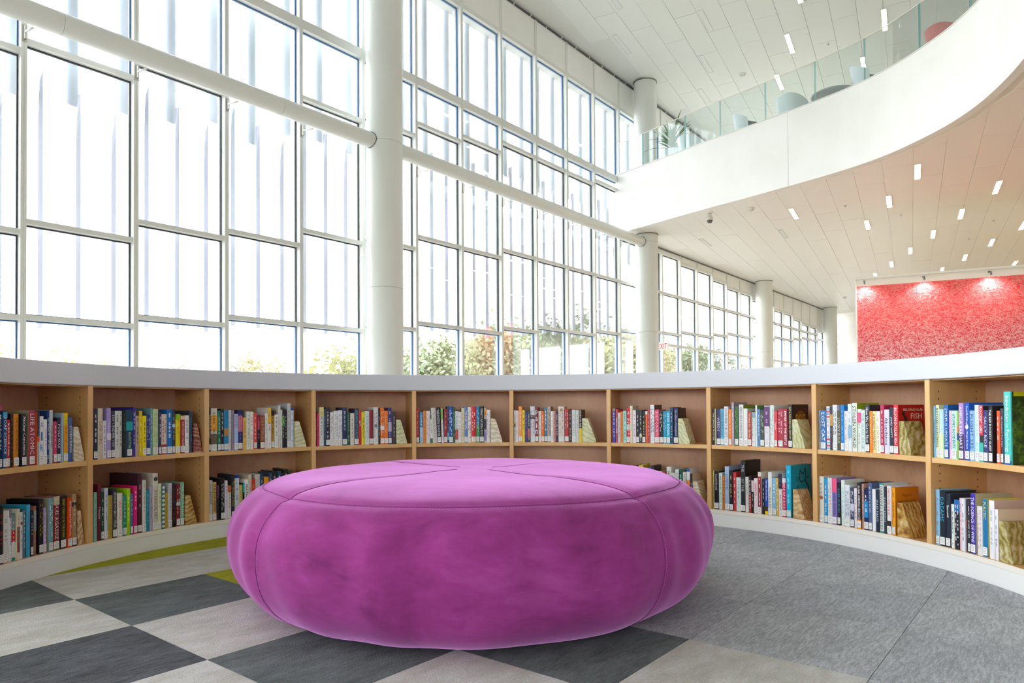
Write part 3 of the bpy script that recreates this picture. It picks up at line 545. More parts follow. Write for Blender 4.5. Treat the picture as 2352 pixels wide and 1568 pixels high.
# ------------------------------------------------------------------ the books: angle,width,height,setback | colour | name | title | title colour | options
BOOKS = """@U0 2.8784,31.4,120
3.0640,22.9,246,18|1d2a44|navy|MOLECULES|ffffff|s b0:.1:b03060
3.0525,19.7,220,14|0f4c81|blue|SOAP SCIENCE|dfefff|s b.02:.12:4aa8d8
3.0421,13.1,187,18|d8261c|red|BUILD YOUR OWN|ffffff|s
3.0343,15.6,210,16|2b2724|black|~|6a5a40|
3.0236,24.1,209,16|e08a1e|orange|THE QUANTUM EXODUS|6b3f0a|s
3.0060,21.2,209,12|2f3440|charcoal|Nuclear Conscience|ffffff|s
2.9829,32.5,222,18|a63f55|rose red|LIFE ATOMIC|f4e4e4|s Cc2bd94
2.9712,10.8,218,10|b9b6ae|grey|~|2a8f98|b0:.46:33373f b.46:.57:e0542b Cd9542b
2.9619,20.4,198,12|eceef0|white|^AIR|1b7fc4|s
2.9513,15.6,185,13|f2f3f4|white|politely post|b03060|s
2.9430,9.4,221,16|1e3f7d|dark blue|~|ffffff|
2.9366,13.8,223,12|c9ced1|grey|OVERHEATED|222222|
2.9242,16.8,175,17|d44a72|pink|~|ffd0dc|s
2.9144,16.3,191,18|33303f|dark violet|FOOLS RULE|ffffff|s
2.9078,7.7,210,11|9db8d0|pale blue|||
2.8979,20.5,210,15|f2d60f|yellow|~|b08a00|s b.25:.8:f0a010
2.8879,16.2,192,10|3c62a8|blue|STORM KINGS|ffffff|
@U1 2.5492,49.5,149
2.8204,19.9,229,13|2c3550|navy|~|ffffff|s
2.8087,23.5,230,10|d6cbb9|beige|LAB GIRL|b08060|
2.7943,16.4,173,18|efeff0|white|~|556066|
2.7846,19.4,230,13|ab9bd8|lavender|Undeniable|ece6ff|s b.5:.63:ece8f2
2.7717,19.7,218,18|3a4254|slate|100 UNDER 100|dfe3ea|s
2.7615,17.7,217,16|dcdcde|pale grey|~|30343c|s
2.7522,15.9,217,17|d9d9d2|off-white|~|5a6a4a|
2.7433,16.5,221,11|1c2b2e|black|~|3d5a50|
2.7298,33.8,222,11|1f4a5c|teal|BIG PICTURE|bfe0e0|s b.25:.44:22a8b0 t.48:.82
2.7157,12.0,234,15|4534a5|violet|~|ffffff|
2.7082,15.2,215,11|b8a898|tan|~|4a3a3a|b0:.1:3a2a2c
2.6973,18.1,216,16|e8c91c|yellow|~|fff4b0|
2.6873,18.6,193,13|f4e30f|bright yellow|~|333333|s
2.6762,20.0,197,14|33409a|royal blue|~|ccd4ee|s
2.6665,11.2,229,18|6fa3b0|blue grey|~|d8ecf0|
2.6560,27.8,224,14|c3d8a4|pale green|~|8fae6a|s
2.6448,13.3,211,11|3a3f5e|navy|~|e8e8f0|s
2.6333,27.2,199,11|e6cfc0|peach|~|4a3a30|s b.75:1:b23a3a
2.6171,27.9,222,14|1573c4|blue|~|ffffff|s
2.6050,16.3,221,14|3c4050|dark grey|~|cccccc|s b.33:.4:c8d0e8
2.5928,24.9,199,15|f0dc10|yellow|~|e08a10|s b0:.14:8cc41a
2.5801,22.3,193,13|a13038|dark red|THE JUGGLER'S CHILDREN|f0e0d0|s b.02:.12:ecc8ac t.16:.85
2.5671,22.5,191,15|eeeef0|white|~|556066|s
2.5565,16.6,215,13|3b4250|dark slate|~|2a9fd0|
@U2 2.2468,70.3,149
2.5014,12.0,230,15|2a2626|black|THE RESTLESS PLANT|e8e4dc|s
2.4882,35.2,227,16|d9d5c5|cream|~|7a4a1a|s b.17:.53:efa63c b.6:.85:6a6048
2.4745,15.7,214,11|0f7d63|green|~|d0f0e0|s
2.4650,16.3,223,13|2f2a2c|black|~|dddddd|s
2.4532,24.9,218,14|1c86c0|blue|||s b.45:.64:b08a50
2.4418,15.6,217,15|c8ccd0|grey|~|999999|
2.4339,13.3,216,12|9a8a98|mauve|~|6a5a70|
2.4234,22.2,196,14|a9c4ec|light blue|BOND|b080b0|s t.05:.4
2.4106,24.4,217,15|2b2a6e|indigo|~|5a70c8|s b.15:.55:d9748a
2.3975,17.9,175,17|e6bb62|mustard|~|6a4a1a|
2.3873,19.8,208,13|dfe3d8|cream|~|a0a890|s
2.3762,18.5,207,15|e9eae2|white|~|c0605a|
2.3664,17.4,199,12|e0524f|coral|~|ffd0c8|s
2.3560,16.5,180,14|2a2d3a|dark|~|e0a0b0|b0:.38:a82850
2.3450,24.4,185,11|8b4a33|brown|THE BUTTERFLIES|d0a080|s
2.3325,15.5,196,17|eceae4|white|~|999999|
2.3232,18.6,229,13|eceae8|white|~|5a70a8|s b0:.4:f0c22c
2.3122,18.3,212,17|b98a2c|golden brown|~|3a2a10|s b0:.14:2a2622
2.3021,19.1,189,13|e8e8e4|white|~|333333|s
2.2925,12.9,240,17|d9d8d2|off-white|~|aaaaaa|
2.2864,8.9,216,13|e2e2de|white|~|333333|
2.2804,12.7,215,13|2b2f2e|black|~|dddddd|b.17:.43:4fa53a
2.2728,13.0,216,15|23252a|black|~|c9c08a|
2.2626,21.2,253,17|c6ccd0|tall grey|~|999999|s
2.2523,15.8,228,17|d8dfec|bluish white|~|4a6ab0|b0:.07:2b3f9a
@U3 1.9217,68.3,151
2.1791,6.6,191,15|2a2826|black|~|dddddd|
2.1731,15.0,193,11|d1315e|crimson pink|~|8a1a3a|
2.1612,26.3,229,15|dfe6df|pale|~|888898|s b0:.24:e6dc86
2.1511,10.8,218,12|33566a|teal grey|~|aaaacc|
2.1410,23.5,229,16|2f3040|charcoal|~|e8e8ee|s
2.1283,21.7,199,17|e3e2dc|off-white|~|777777|s
2.1153,26.6,205,14|e6e7e8|white|~|aaaaaa|s
2.1015,23.7,210,15|e4e5e8|white|~|667080|s
2.0880,26.4,227,11|27395f|navy|~|bbccdd|s
2.0752,18.5,200,14|2c5a4a|dark green|~|9cb8a8|
2.0636,24.2,192,11|e2d8cc|cream|~|888877|
2.0494,24.1,221,15|3a4356|slate|BRAIN STORM|58a8c8|s
2.0388,15.2,206,13|d42a36|red|GUT|ffffff|t.13:.6
2.0285,20.5,200,16|f0e312|yellow|Gulp  Mary Roach|3a3a10|
2.0161,25.5,205,10|cfdcdc|pale blue|~|99aabb|s
2.0023,25.1,211,11|8b2a35|maroon|||s
1.9872,28.9,227,15|dfe2e4|white|~|888888|s O.5:808488
1.9761,12.1,205,14|33342f|black|~|aaaaaa|
1.9663,23.6,223,15|ef7420|orange|~|fff4e8|s b.5:.61:ece8e4
1.9536,22.9,205,17|f57c14|bright orange|~|ffc890|s
1.9417,20.5,225,14|3b3a84|indigo|~|b8b4e0|s b.4:.66:b8b4cc
1.9341,6.5,199,16|2c2c3a|thin black|||
1.9275,17.4,198,14|4a3a40|mottled grey|~|c8c0c0|
@U4 1.6075,73.1,150
1.8502,18.1,222,17|b8322e|red|~|e09090|s
1.8379,22.1,197,15|3f8cc4|blue|~|e0f4ff|b.5:1:9cc4e0
1.8272,17.6,203,11|f08a12|orange|~|b85a00|
1.8157,23.5,202,13|e4dfe2|white|~|c890a8|
1.8048,15.2,186,17|e8e8e2|white|~|889988|b.02:.18:2f7d4a b.84:1:2f7d4a
1.7927,28.3,223,13|d4d0c8|stone grey|~|999988|L3
1.7780,24.1,225,12|30303c|black|THE DIGITAL DOCTOR|e8e8ee|s L3
1.7669,12.3,217,14|e6e6e6|white|~|999999|b0:.32:77c84a L2
1.7578,19.8,214,13|9c2a3c|crimson|~|d8a0a0|s
1.7495,9.9,228,15|2f3350|navy|~|9aa0c0|b.72:.92:3ad0d0
1.7402,24.3,230,13|1d55a8|blue|~|ffffff|s
1.7299,12.6,226,12|2f5a33|green|~|99cc99|
1.7210,18.8,199,13|d8e4e8|pale blue|~|88a0a8|b.58:.9:d4433f
1.7105,19.4,194,13|eceaea|white|~|bb8888|
1.7001,17.8,219,17|e0dcb8|cream|~|d08050|
1.6897,20.8,227,18|5f8cc8|cornflower blue|~|ffffff|s
1.6780,22.1,224,15|eae4e0|white|~|555555|
1.6645,28.0,228,11|d5232f|red|~|ffe0dc|s b.83:1:e8b050
1.6507,21.0,229,16|1590cc|bright blue|~|e0f0c0|s b.55:1:1f9a5a
1.6370,28.6,230,15|262628|black|WHAT'S EATING YOU|d8d8d8|s
1.6253,14.3,217,17|d8c8c0|patterned|~|3a3a4a|b.03:.22:efa030 b.32:.62:3a3540 b.66:.95:9a90c8
1.6147,23.8,207,13|e8e6e6|white|~|b08a9a|
@U5 1.3023,88.6,153
1.5266,9.4,204,10|e0e8e8|white|~|708080|b.39:.43:c8a848 b.44:.48:6a3a4a b.49:.53:2f8a6a
1.5190,18.1,201,15|ebe4e8|white|~|ccaaaa|
1.5078,21.3,227,11|fba05a|apricot|~|ffe8d0|s
1.4977,15.7,204,16|f4de10|yellow|~|6a5a10|
1.4890,16.0,198,16|4f3c84|purple|~|b8a8e0|
1.4795,18.4,196,13|34485c|slate blue|~|d0c8a0|b.55:.85:b84a50
1.4668,28.9,227,18|d9dde6|pale grey|~|8a5a60|s b.25:.29:6a4a48 b.3:.35:3a3234
1.4532,19.7,220,11|8f2a36|maroon|^pain|ffffff|s
1.4431,17.9,196,18|eceae4|white|~|a0b860|
1.4328,18.6,196,14|fb6a10|orange|~|ffe0c0|s
1.4229,17.6,221,16|3d7f9c|teal|~|ffffff|s
1.4121,21.9,225,16|b4a4a0|taupe|~|9a4050|s
1.4018,16.3,195,18|ecebe4|white|~|99aabb|
1.3934,14.3,197,18|d8908e|salmon|~|a04048|
1.3849,15.1,194,10|35323a|dark grey|~|cccccc|
1.3706,37.4,225,10|dcd2c8|thick cream|~|a88898|s O.1:a8945a
1.3530,25.1,208,14|c23236|red|~|ffd8d0|s
1.3409,16.7,203,10|3a2f30|black|~|d8c090|
1.3295,25.7,203,15|d4dcdf|pale blue|~|d8a090|s
1.3170,18.6,201,14|d3d8d4|greyish white|~|999999|
1.3072,16.7,204,15|2d2b2a|black|BRAIN ON FIRE|e8e0d0|b.57:1:f0d00c t.03:.54
@U6 0.9870,70.4,151
1.2017,6.0,212,14|b52522|red|~|e8a890|
1.1953,15.8,211,12|1f50c0|blue|~|ffffff|b0:.08:9a9890
1.1874,13.2,206,18|e0504c|coral|DEMON CAMP|ffffff|
1.1790,15.5,184,16|c8d4e0|pale blue|~|555f6a|
1.1695,16.0,191,10|f08010|orange|~|c85a00|
1.1597,19.2,195,11|9ae8dc|aqua|~|2f7f88|
1.1489,20.9,213,15|d82038|red|~|ffffff|s b.47:.61:c8c4c0
1.1383,16.0,226,12|e4dcc0|cream|~|bbbbaa|
1.1285,19.5,200,13|eee6ec|white|~|bb88aa|
1.1181,18.9,200,16|2b2b34|black|~|dddddd|s
1.1080,15.9,200,13|35353b|dark grey|~|dddddd|b.72:.82:d0b8a0
1.0983,20.0,193,17|262a2b|black|~|9fd080|s
1.0891,12.4,193,16|ef5a22|orange|~|ffb080|b0:.1:e8e4dc
1.0811,15.3,207,14|b84a52|rose|~|e8b0a8|
1.0692,25.2,231,11|dcdfe8|tall white|~|333333|s b0:.5:e8e8ea C4a3424
1.0551,27.3,202,13|e54870|pink|BODY COUNTS|ffd0d8|s
1.0418,22.1,195,16|232429|black|~|dddddd|s
1.0304,20.0,193,18|0f98b8|teal|~|c8f0f8|s
1.0178,21.3,194,11|18b0e0|cyan|SENSE  DENIAL|e8ffff|s
1.0070,17.6,216,11|1f4a66|dark teal|~|d0e0e8|
0.9944,25.8,212,16|272a5c|navy|the ethics of transplants|c8ccf0|s C2a1c20
@U7 0.6309,69.3,150
0.8740,13.0,206,17|2b3a3c|dark green|THE CANCER FRONTIER|e8ece8|
0.8667,7.7,206,11|b8b08c|thin khaki|||
0.8585,22.3,203,17|42406c|purple|WEEDS|d8d0e8|s
0.8467,20.4,206,16|5aa8c8|light blue|~|2a6a90|s
0.8343,24.2,219,16|e0e2ea|white|FOOD AND THE CITY|555555|s
0.8212,17.3,203,13|f58010|orange|~|ffe0b0|s
0.8126,14.4,242,14|a89cac|tall mauve|~|e8e0e8|
0.8010,20.5,220,13|3f6a3c|green|~|8fb870|s
0.7878,26.7,229,17|e8e6ea|tall white|SEEDS, SEX & CIVILIZATION|333333|s C8a9a2a
0.7732,22.6,207,13|e8ecea|white|||s
0.7611,20.9,192,13|b84434|brick red|Writing the Garden|fbe8d8|s
0.7496,21.8,188,17|dfe5e0|white|~|4ab0a0|s b0:.17:8fa8b0
0.7406,9.5,224,17|e6eaf2|white|~|aaaaaa|C4a9a3a
0.7335,16.2,203,18|5f88b4|blue|~|cfe0f0|
0.7226,21.5,198,16|4c5648|dark olive|~|d8d8c8|s
0.7069,29.5,222,11|e8e2e8|white|~|d8c0e0|s b.02:.5:6b4478
0.6909,22.4,224,11|dfe8e2|greenish white|~|88aaaa|s
0.6805,16.0,193,14|e44a58|coral red|Seeds|ffe8e8|s
0.6671,33.7,205,17|b03a4c|crimson|~|f0d0d8|s
0.6519,20.1,204,17|b03048|raspberry|EMPIRE OF THE BEETLE|ffffff|
0.6372,21.9,228,15|222428|black|DDT & THE AMERICAN CENTURY|e8dc90|s C3a2418 Q1
@U8 0.3218,61.1,148
0.5496,7.5,198,18|a8bcd8|pale blue|~|555f6a|s
0.5372,28.7,197,11|3f7cba|blue|LOST CAT|ffffff|s
0.5231,18.0,217,12|e8e8f0|striped white|~|777f8a|b.04:.08:8ab4d0 b.1:.14:d05060 b.16:.2:8ab4d0 b.22:.26:d05060 b.74:.78:d05060 b.81:.85:8ab4d0 b.88:.92:d05060 b.94:.98:8ab4d0
0.5143,14.1,215,13|3c3a48|charcoal|~|8a8490|b.17:.44:d99a3a
0.5036,24.2,224,12|dde2e4|white|~|444f5a|s
0.4916,19.8,195,12|5c5640|olive brown|LUCKY DOG|e0d8c0|
0.4812,15.7,223,11|1684d8|bright blue|~|8fd0ff|s
0.4715,19.8,194,13|e8e2dc|white|~|bb9999|s
0.4598,18.8,228,10|dfe8ee|bluish white|~|77aabb|b.45:.72:8fb8d4
0.4475,26.9,232,14|e4ebe2|tall white|STOLEN WORLD|222222|C9ab020
0.4351,19.1,203,18|e4e8e0|white|~|8888a0|b.08:.32:f0508a
0.4225,20.7,198,14|dfeae6|pale mint|THE GLASS CAGE|5fb0b0|
0.4109,22.2,223,15|2f3644|charcoal|How We Got to Now|ffffff|s
0.4008,14.3,194,15|f58a10|orange|~|ffe0c0|
0.3920,18.2,193,17|f3e0a0|pale yellow|A DEADLY WANDERING|333333|
0.3807,20.3,193,16|eceee8|white|~|a9b84a|
0.3699,19.6,222,17|c03058|raspberry|~|ffe0e8|s
0.3556,25.4,201,13|dcdcf0|pale lavender|Abundance|222222|
0.3437,18.7,211,17|26384a|dark blue|!JAMES WATT|e8ecf0|s
0.3288,24.4,223,11|dc2838|red|BILLION-DOLLAR FISH|ffffff|s Cb01010 Q2
@U9 
0.2231,9.9,217,13|7fc0e8|light blue|HARVEST THE WIND|2a5a8a|
0.2162,15.5,221,16|e8e8b8|pale yellow|BOTTLED LIGHTNING|222222|s
0.2042,21.4,203,13|b0dce8|pale aqua|THE IDEA FACTORY|f4fcf4|s b.5:1:d4e8b0
0.1932,19.5,222,17|1a66b4|blue|STATUS UPDATE|d8f0ff|s
0.1827,10.0,198,17|f0c0e0|pink|~|c06090|
0.1692,27.3,197,11|bfeae4|mint|ATOMIC ACCIDENTS|333355|s
0.1593,8.8,196,12|8ac018|lime|||b.3:.45:f08020 b.46:.6:4a3a80
0.1496,23.4,228,10|b08cd0|lilac|!AMELIA EARHART|f0f0f8|s b.55:1:4a3f68
0.1375,21.2,229,17|0f58c0|blue|!David McCullough The Wright Brothers|ffffff|s O.42:e8eef8
0.1220,24.9,198,13|88b8e0|light blue|FLIGHT 232|44507a|s
0.1091,21.5,220,13|cfe8fa|pale sky blue|~|a8c8e8|s
0.0970,20.4,218,12|2f3038|dark|ROCKET GIRL|ffffff|s b0:.53:dc3048 b.66:1:3fb8a8 t.02:.5
0.0848,21.4,200,11|3c3f78|indigo|!SALLY RIDE|d8dcf0|s
0.0737,19.5,215,14|24242c|black|THE RED ROCKETS' GLARE|ffffff|s
0.0519,14.3,198,12|f05a28|orange|~|ffffff|s
0.0441,14.1,207,15|3c4258|slate|No Dream Is Too High|c8d0e8|s
0.0281,34.9,269,12|48c8c0|turquoise|Introduction to Psychology|ffffff|s b.95:1:1060b0 C2c4a22 Q3 D.22
@L0 2.8663,33.1,133
3.0613,22.7,222,14|25222a|black|~|c04030|s
3.0476,19.8,201,18|e6e2d8|white|~|888888|s
3.0391,11.2,201,13|e8e8ea|white|~|44505a|s b0:.15:9a8a98
3.0284,17.7,184,18|2a9a94|teal|~|ffffff|b.03:.36:8a9a98 b.36:.6:d4282a b.6:.93:ecebe8
3.0204,11.4,200,10|e8dfc4|cream|~|a89060|b.35:.85:8a4a44
3.0113,13.3,185,14|ecebe8|white|~|44505a|O.24:8a2438
3.0034,13.6,190,15|5a7486|grey blue|~|e0e8f0|
2.9911,18.1,209,18|35b0d8|sky blue|~|a070c0|D.2
2.9829,11.8,183,17|2a2a38|black|~|dddddd|s
2.9767,10.7,200,14|9c6a5a|brown|~|e0b8a0|b.1:.5:7a98a4
2.9596,21.1,223,16|26222a|black|~|b8b030|s
2.9492,13.8,186,18|b8a4d0|lavender|~|ffffff|s
2.9348,21.0,222,16|6fa8b4|pale teal|~|ffffff|s Cb0b098
2.9201,29.3,225,18|8f2c34|dark red|!LOUIS AGASSIZ|f0e0d8|s b0:.16:c8b89c b.93:1:6a6a30
2.9021,36.0,223,18|302a28|brownish black|BRIEF CANDLE IN THE DARK|b8bc30|s
2.8870,20.3,210,14|ea4e10|orange|An Appetite for Wonder|fff0e0|s
2.8749,20.9,224,15|b08e6a|tan|~|f0e8d8|s b.15:.24:383844 b.87:1:2a2a34
@L1 2.5728,53.3,148
2.8215,15.1,219,11|8cc8b4|mint|~|5a9a88|
2.8102,16.9,254,13|6c1f38|maroon|Umami|f0d8e0|t.4:.62
2.7996,15.2,215,17|24503e|dark green|~|e0ece0|s
2.7907,17.6,231,15|cfd4e4|pale grey blue|~|667080|s
2.7805,20.2,196,12|b8a03a|mustard|~|8a7420|
2.7692,21.2,223,11|3a4048|charcoal|!GEORGE MONBIOT FERAL|e0e4e8|s
2.7550,27.7,201,12|ece4d8|cream|LAST POINT|d86a3a|s t.18:.62
2.7421,18.0,189,11|2f9478|green|~|e0f0e8|s
2.7316,18.4,217,12|a8e020|lime|~|f0ffd0|
2.7223,13.5,193,13|5468a8|blue|~|ddddee|s
2.7130,18.7,226,10|e8287c|hot pink|~|ffd0e0|s
2.6985,21.4,280,17|4a2836|tall aubergine|~|c8a0a8|s
2.6879,17.6,249,13|e4ded4|white|~|bb8888|s
2.6777,17.6,200,15|1796ac|teal|~|7fd8e0|
2.6687,14.2,214,15|b4aac8|lilac grey|~|888877|
2.6575,27.3,276,11|dcd4c8|tall cream|BOTANICAL ART|7a6a50|s O.1:3a4038 t.3:.8
2.6455,16.4,224,11|dfe6c0|pale green|~|7a9a50|s
2.6355,18.9,211,11|3a7a80|dotted teal|||O.04:e8ecf0 O.14:e8ecf0 O.24:e8ecf0 O.34:e8ecf0 O.44:e8ecf0 O.54:e8ecf0 O.64:e8ecf0 O.74:e8ecf0 O.84:e8ecf0 O.94:e8ecf0
2.6243,13.1,175,18|d8b018|yellow|~|8a7010|
2.6160,17.3,220,11|cfcfdb|pale grey|~|888899|s
2.6042,22.0,212,13|2a2226|black|~|8a3030|
2.5910,20.5,211,17|8a2a2e|dark red|~|f0d8d0|s b.43:.51:c8d8e0
2.5802,19.4,218,15|7fb498|sage green|THE LIFE OF A LEAF|d8f0e0|s
@L2 
2.5002,20.3,214,10|d8d6d0|greyish white|GOSHAWK|333333|s t.08:.6
2.4866,20.3,202,17|d8b468|gold|H IS FOR HAWK|2a1a10|s
2.4774,13.7,185,13|26222a|black|~|4a4450|b0:.36:5e3a5c
2.4643,20.4,219,11|2c2a2c|black|~|d8d8d8|s
2.4538,16.8,205,13|e4e0ea|white|~|9988aa|
2.4434,18.7,176,15|e8e4e0|white|~|555f6a|s b0:.2:d8683a
2.4342,15.4,234,10|35323a|charcoal|The House of Owls|d8c820|s
2.4214,26.3,230,15|d4dae4|pale grey|~|5a7ab0|s b0:.07:1f3f9a
2.4093,18.1,174,15|d8c878|sand|~|5a5a30|s
2.4017,9.5,182,12|2a2f34|black|||b0:.27:1fb8c8
2.3931,20.6,201,13|f0f0ec|white|FEATHERS|222222|t.02:.75
2.3824,18.8,227,12|dccdb8|beige|~|bb8899|
2.3721,16.4,200,10|d8402c|red|~|f0a090|
2.3590,26.0,225,15|dcd4cc|cream|~|aaaaaa|
2.3466,19.9,225,14|3a4f6c|slate blue|~|8fb8e0|
2.3318,27.6,206,17|ef9a18|orange|||
2.3202,15.3,228,12|3c4c6a|dark blue|~|dddddd|
2.3077,27.8,236,14|23232c|black|~|dddddd|
2.2927,20.6,232,15|23445a|dark teal|~|ffffff|
2.2838,12.1,221,11|3a2a4c|plum|||
2.2730,24.3,242,13|2a2a24|black|~|cccc99|
2.2605,17.8,235,15|3a4a3a|dark green|~|ccccaa|
@L6 0.9417,49.7,153
1.1208,19.5,228,12|1f3a6a|dark blue|||
1.1083,24.3,233,13|e8cc18|yellow|~|6a5a00|
1.0823,26.6,217,15|2f78c4|blue|~|ffffff|
1.0701,16.8,229,13|2a2430|black|||
1.0452,16.5,199,17|d8ccc0|tan|||
1.0353,18.7,196,17|c84040|red|||
1.0182,27.8,227,17|e4e2dc|white|~|333333|
1.0038,20.9,193,13|e2e2de|small white|~|555f6a|
0.9913,21.7,214,12|dfe2e2|pale|~|999999|
0.9795,22.1,213,15|24584c|dark green|~|ccffee|
0.9674,19.1,201,13|e6e6e0|white|MISSING MICROBES|333333|
0.9554,19.1,222,14|e4e6ea|white|~|ffe0c0|b0:.08:1f68c0 b.3:1:f07a18
0.9461,14.6,194,15|282c2e|black|The Aquatic Brain|eeeeee|Cd8c8b4
@L7 0.6312,52.5,152
0.8758,6.1,217,18|dfe08c|pale yellow|~|887a30|
0.8667,27.1,216,16|221c26|black|Second Growth|eef0e8|s t.08:.5
0.8527,18.7,208,11|c8dcd0|pale green|~|3a5a4a|s
0.8444,11.8,192,17|f08020|orange|~|5a2a08|
0.8334,24.5,246,15|a8c0e0|light blue|LONDON|3a4a7a|s t.18:.52
0.8201,20.8,224,13|26222e|black|~|e8c020|s
0.8097,17.6,216,16|d83a40|red|~|ffd8c8|
0.7971,26.2,188,14|d4e2e2|pale aqua|~|77aaaa|s
0.7833,24.5,283,14|2c2f34|tall black|THE      OF THE|c8c8c8|s t.08:.6 C1e1a1a D.19
0.7711,19.5,194,15|dcdad2|off-white|~|999999|s
0.7607,14.4,202,11|2c2428|black|~|ffffff|b.5:1:b03a30
0.7533,12.7,178,13|2a2a30|black|~|dddddd|b0:.35:e8c8d0
0.7435,23.2,191,13|ecdfe4|pinkish white|BEHEMOTH|c03060|s t.15:.5
0.7312,18.6,227,10|e4dccc|cream|~|ffffff|s b.1:.85:a83440
0.7208,15.0,190,16|232a3c|navy|~|ddddee|
0.7110,16.9,192,13|1f4fc0|blue|Through a Dog's Eyes|ffffff|b.76:.9:4a4030 b.9:1:f0d810 t.03:.6
0.7005,21.8,231,14|e6e8e2|white|What's a Dog For?|222222|s t.35:.85
0.6890,20.8,201,18|7fc4e8|sky blue|~|ffffff|s
0.6792,13.3,202,17|e0b040|ochre|~|fff0d0|
0.6683,20.2,226,12|e0dcdc|white|~|667080|b0:.35:2c3448
0.6573,20.6,205,13|d82860|raspberry|INSIDE OF A DOG|ffffff|s b0:.12:d8dce4
0.6443,25.9,272,15|14b4dc|cyan|~|a0f0ff|s C0a9cb8 Q4 D.2
@L8 0.3297,67.6,145
0.5452,24.2,231,11|e4e0d4|cream|Intuition|a08060|s t.15:.5 O.46:b85a30
0.5340,17.2,222,16|18a0dc|bright blue|~|ffffff|s
0.5212,24.0,227,13|e0dcdc|white|~|9999aa|s
0.5072,25.1,227,11|8a78c0|violet|WIND WIZARD|3a3080|s b0:.3:f0608c t.32:.8
0.4960,16.2,207,16|25272e|black|RIVER IN RUIN|4a9ac0|s
0.4835,19.0,222,14|dfeae4|pale mint|~|77cccc|
0.4696,25.1,202,10|e0e6ec|white|~|3a5a9a|s
0.4574,20.1,189,15|4a5070|slate|~|e8e8f0|s b.4:.58:d8d8ea
0.4479,14.9,189,16|e8e0e4|white|~|aa7777|
0.4351,19.9,218,10|26262a|black|GLOBAL WARMING GRIDLOCK|ffffff|s b.8:1:f09a18
0.4269,10.4,215,15|d0a090|dusty pink|~|8a5a50|
0.4163,22.3,193,12|1c2c5c|dark blue|~|ffffff|s b.3:.7:1f90d0
0.4050,19.4,223,13|5a6890|slate blue|~|c8d0e0|s
0.3938,16.4,196,11|eceef4|white|||
0.3850,15.8,195,14|222c40|navy|SPARE PARTS|cfe0f0|
0.3747,22.3,226,18|dce4e0|pale grey|DARWIN'S DEVICES|555555|b0:.03:1f9a98 b.97:1:1f9a98
0.3621,14.7,213,12|2f3d48|slate|ROBOT ETHICS|c8d8dc|
0.3511,20.9,219,11|e8e6ea|white|THE POWER SURGE|d84060|s b.72:.88:3a3238 t.04:.6
0.3408,17.2,213,17|f5a40f|yellow orange|~|6a3a00|s Cd07808 Q5
@L9 0.0554,55.7,147
0.2205,19.8,231,18|8ccaf0|light blue|~|c878a0|s
0.2056,26.9,229,14|1e2832|black|DREAMS|4fb0d8|s t.12:.55
0.1921,23.4,221,17|2a3140|charcoal|Spacesuit|ffffff|s t.22:.45
0.1793,14.9,180,17|dfe8e4|pale|~|555f5a|s
0.1675,25.2,201,16|25242e|black|~|ffffff|b0:.25:1c6ab4
0.1582,9.0,210,17|f0c8d0|pink|~|b07080|
0.1481,15.7,211,11|e4e8f0|white|~|44505a|
0.1412,9.2,209,17|3a3038|dark|PROOF|f07050|t.34:.6
0.1332,12.4,208,13|2f2a35|dark|~|ffffff|s
0.1225,23.2,236,12|4030b0|violet|THE SCIENCE OF WINE|ffffff|s Cb8ae90
0.1067,24.3,191,14|e4e2e0|white|~|cc9999|
0.0937,24.1,222,17|1478b4|blue|PLASTIC|e8e040|s t.05:.35 Ce0d838
0.0741,25.6,222,13|ecebf2|white|~|aaaabb|Ccdb4a4
0.0602,16.0,192,11|eae8f0|white|~|555f6a|Ce0cdb0 Q6"""
rows = []; shelf = None; SHELVES = {}
for ln in BOOKS.strip().split('\n'):
    if ln[0] == '@':
        p = ln[1:].split(); shelf = p[0]; SHELVES[shelf] = ([float(x) for x in p[1].split(',')] if len(p) > 1 else None, [])
    else:
        g, hx, nm, ti, tc, op = ln.split('|'); a, w, h, sb = [float(x) for x in g.split(',')]
        SHELVES[shelf][1].append((a, w / 1000, h / 1000, sb / 1000, hx, nm, ti, tc, op))
need = {'EXIT', 'DDT', 'BILLION-DOLLAR', 'FISH', 'THE BOY', 'WHO HARNESSED'}
for k, (be, L) in SHELVES.items():
    for b in L:
        t = b[6].lstrip('!')
        if t and t != '~':
            if t[0] == '^': need |= set(t[1:])
            else: need.add(t)
prepare_text(sorted(need))

# ------------------------------------------------------------------ ring bookcase
def pol(r, a, z, o=RC): return (o.x + r * math.cos(a), o.y + r * math.sin(a), z)
def arcbox(mb, aL, aR, r0, r1, z0, z1, seg=10, org=Vector((0, 0, 0)), mi=0):
    o = len(mb.v)
    for k in range(seg + 1):
        a = aL + (aR - aL) * k / seg
        for r, z in ((r0, z0), (r0, z1), (r1, z1), (r1, z0)):
            p = pol(r, a, z); mb.v.append((p[0] - org.x, p[1] - org.y, p[2] - org.z))
    for k in range(seg):
        b = o + 4 * k
        for q in range(4): mb.f.append((b + q, b + 4 + q, b + 4 + (q + 1) % 4, b + (q + 1) % 4)); mb.mi.append(mi)
    mb.f.append((o, o + 1, o + 2, o + 3)); mb.mi.append(mi); e = o + 4 * seg; mb.f.append((e + 3, e + 2, e + 1, e)); mb.mi.append(mi)
    return mb
def sector(a0_, a1_, seg, r0, r1, z0, z1, name, m, label, cat, bev):
    mb = arcbox(MB(), a0_, a1_, r0, r1, z0, z1, seg); o = mb.build(name, m, fix=True); autosmooth(o); bevel(o, bev, 2); return tag(o, label, cat)
AL, AR = div_angle(-1) + .02, div_angle(9) - .02
sector(AL, AR, 90, RR - .008, RR + DEPTH + .05, H_BAND, H_TOP, 'countertop', COUNTER, 'thick white curved countertop running along the whole ring of bookcases', 'countertop', .004)
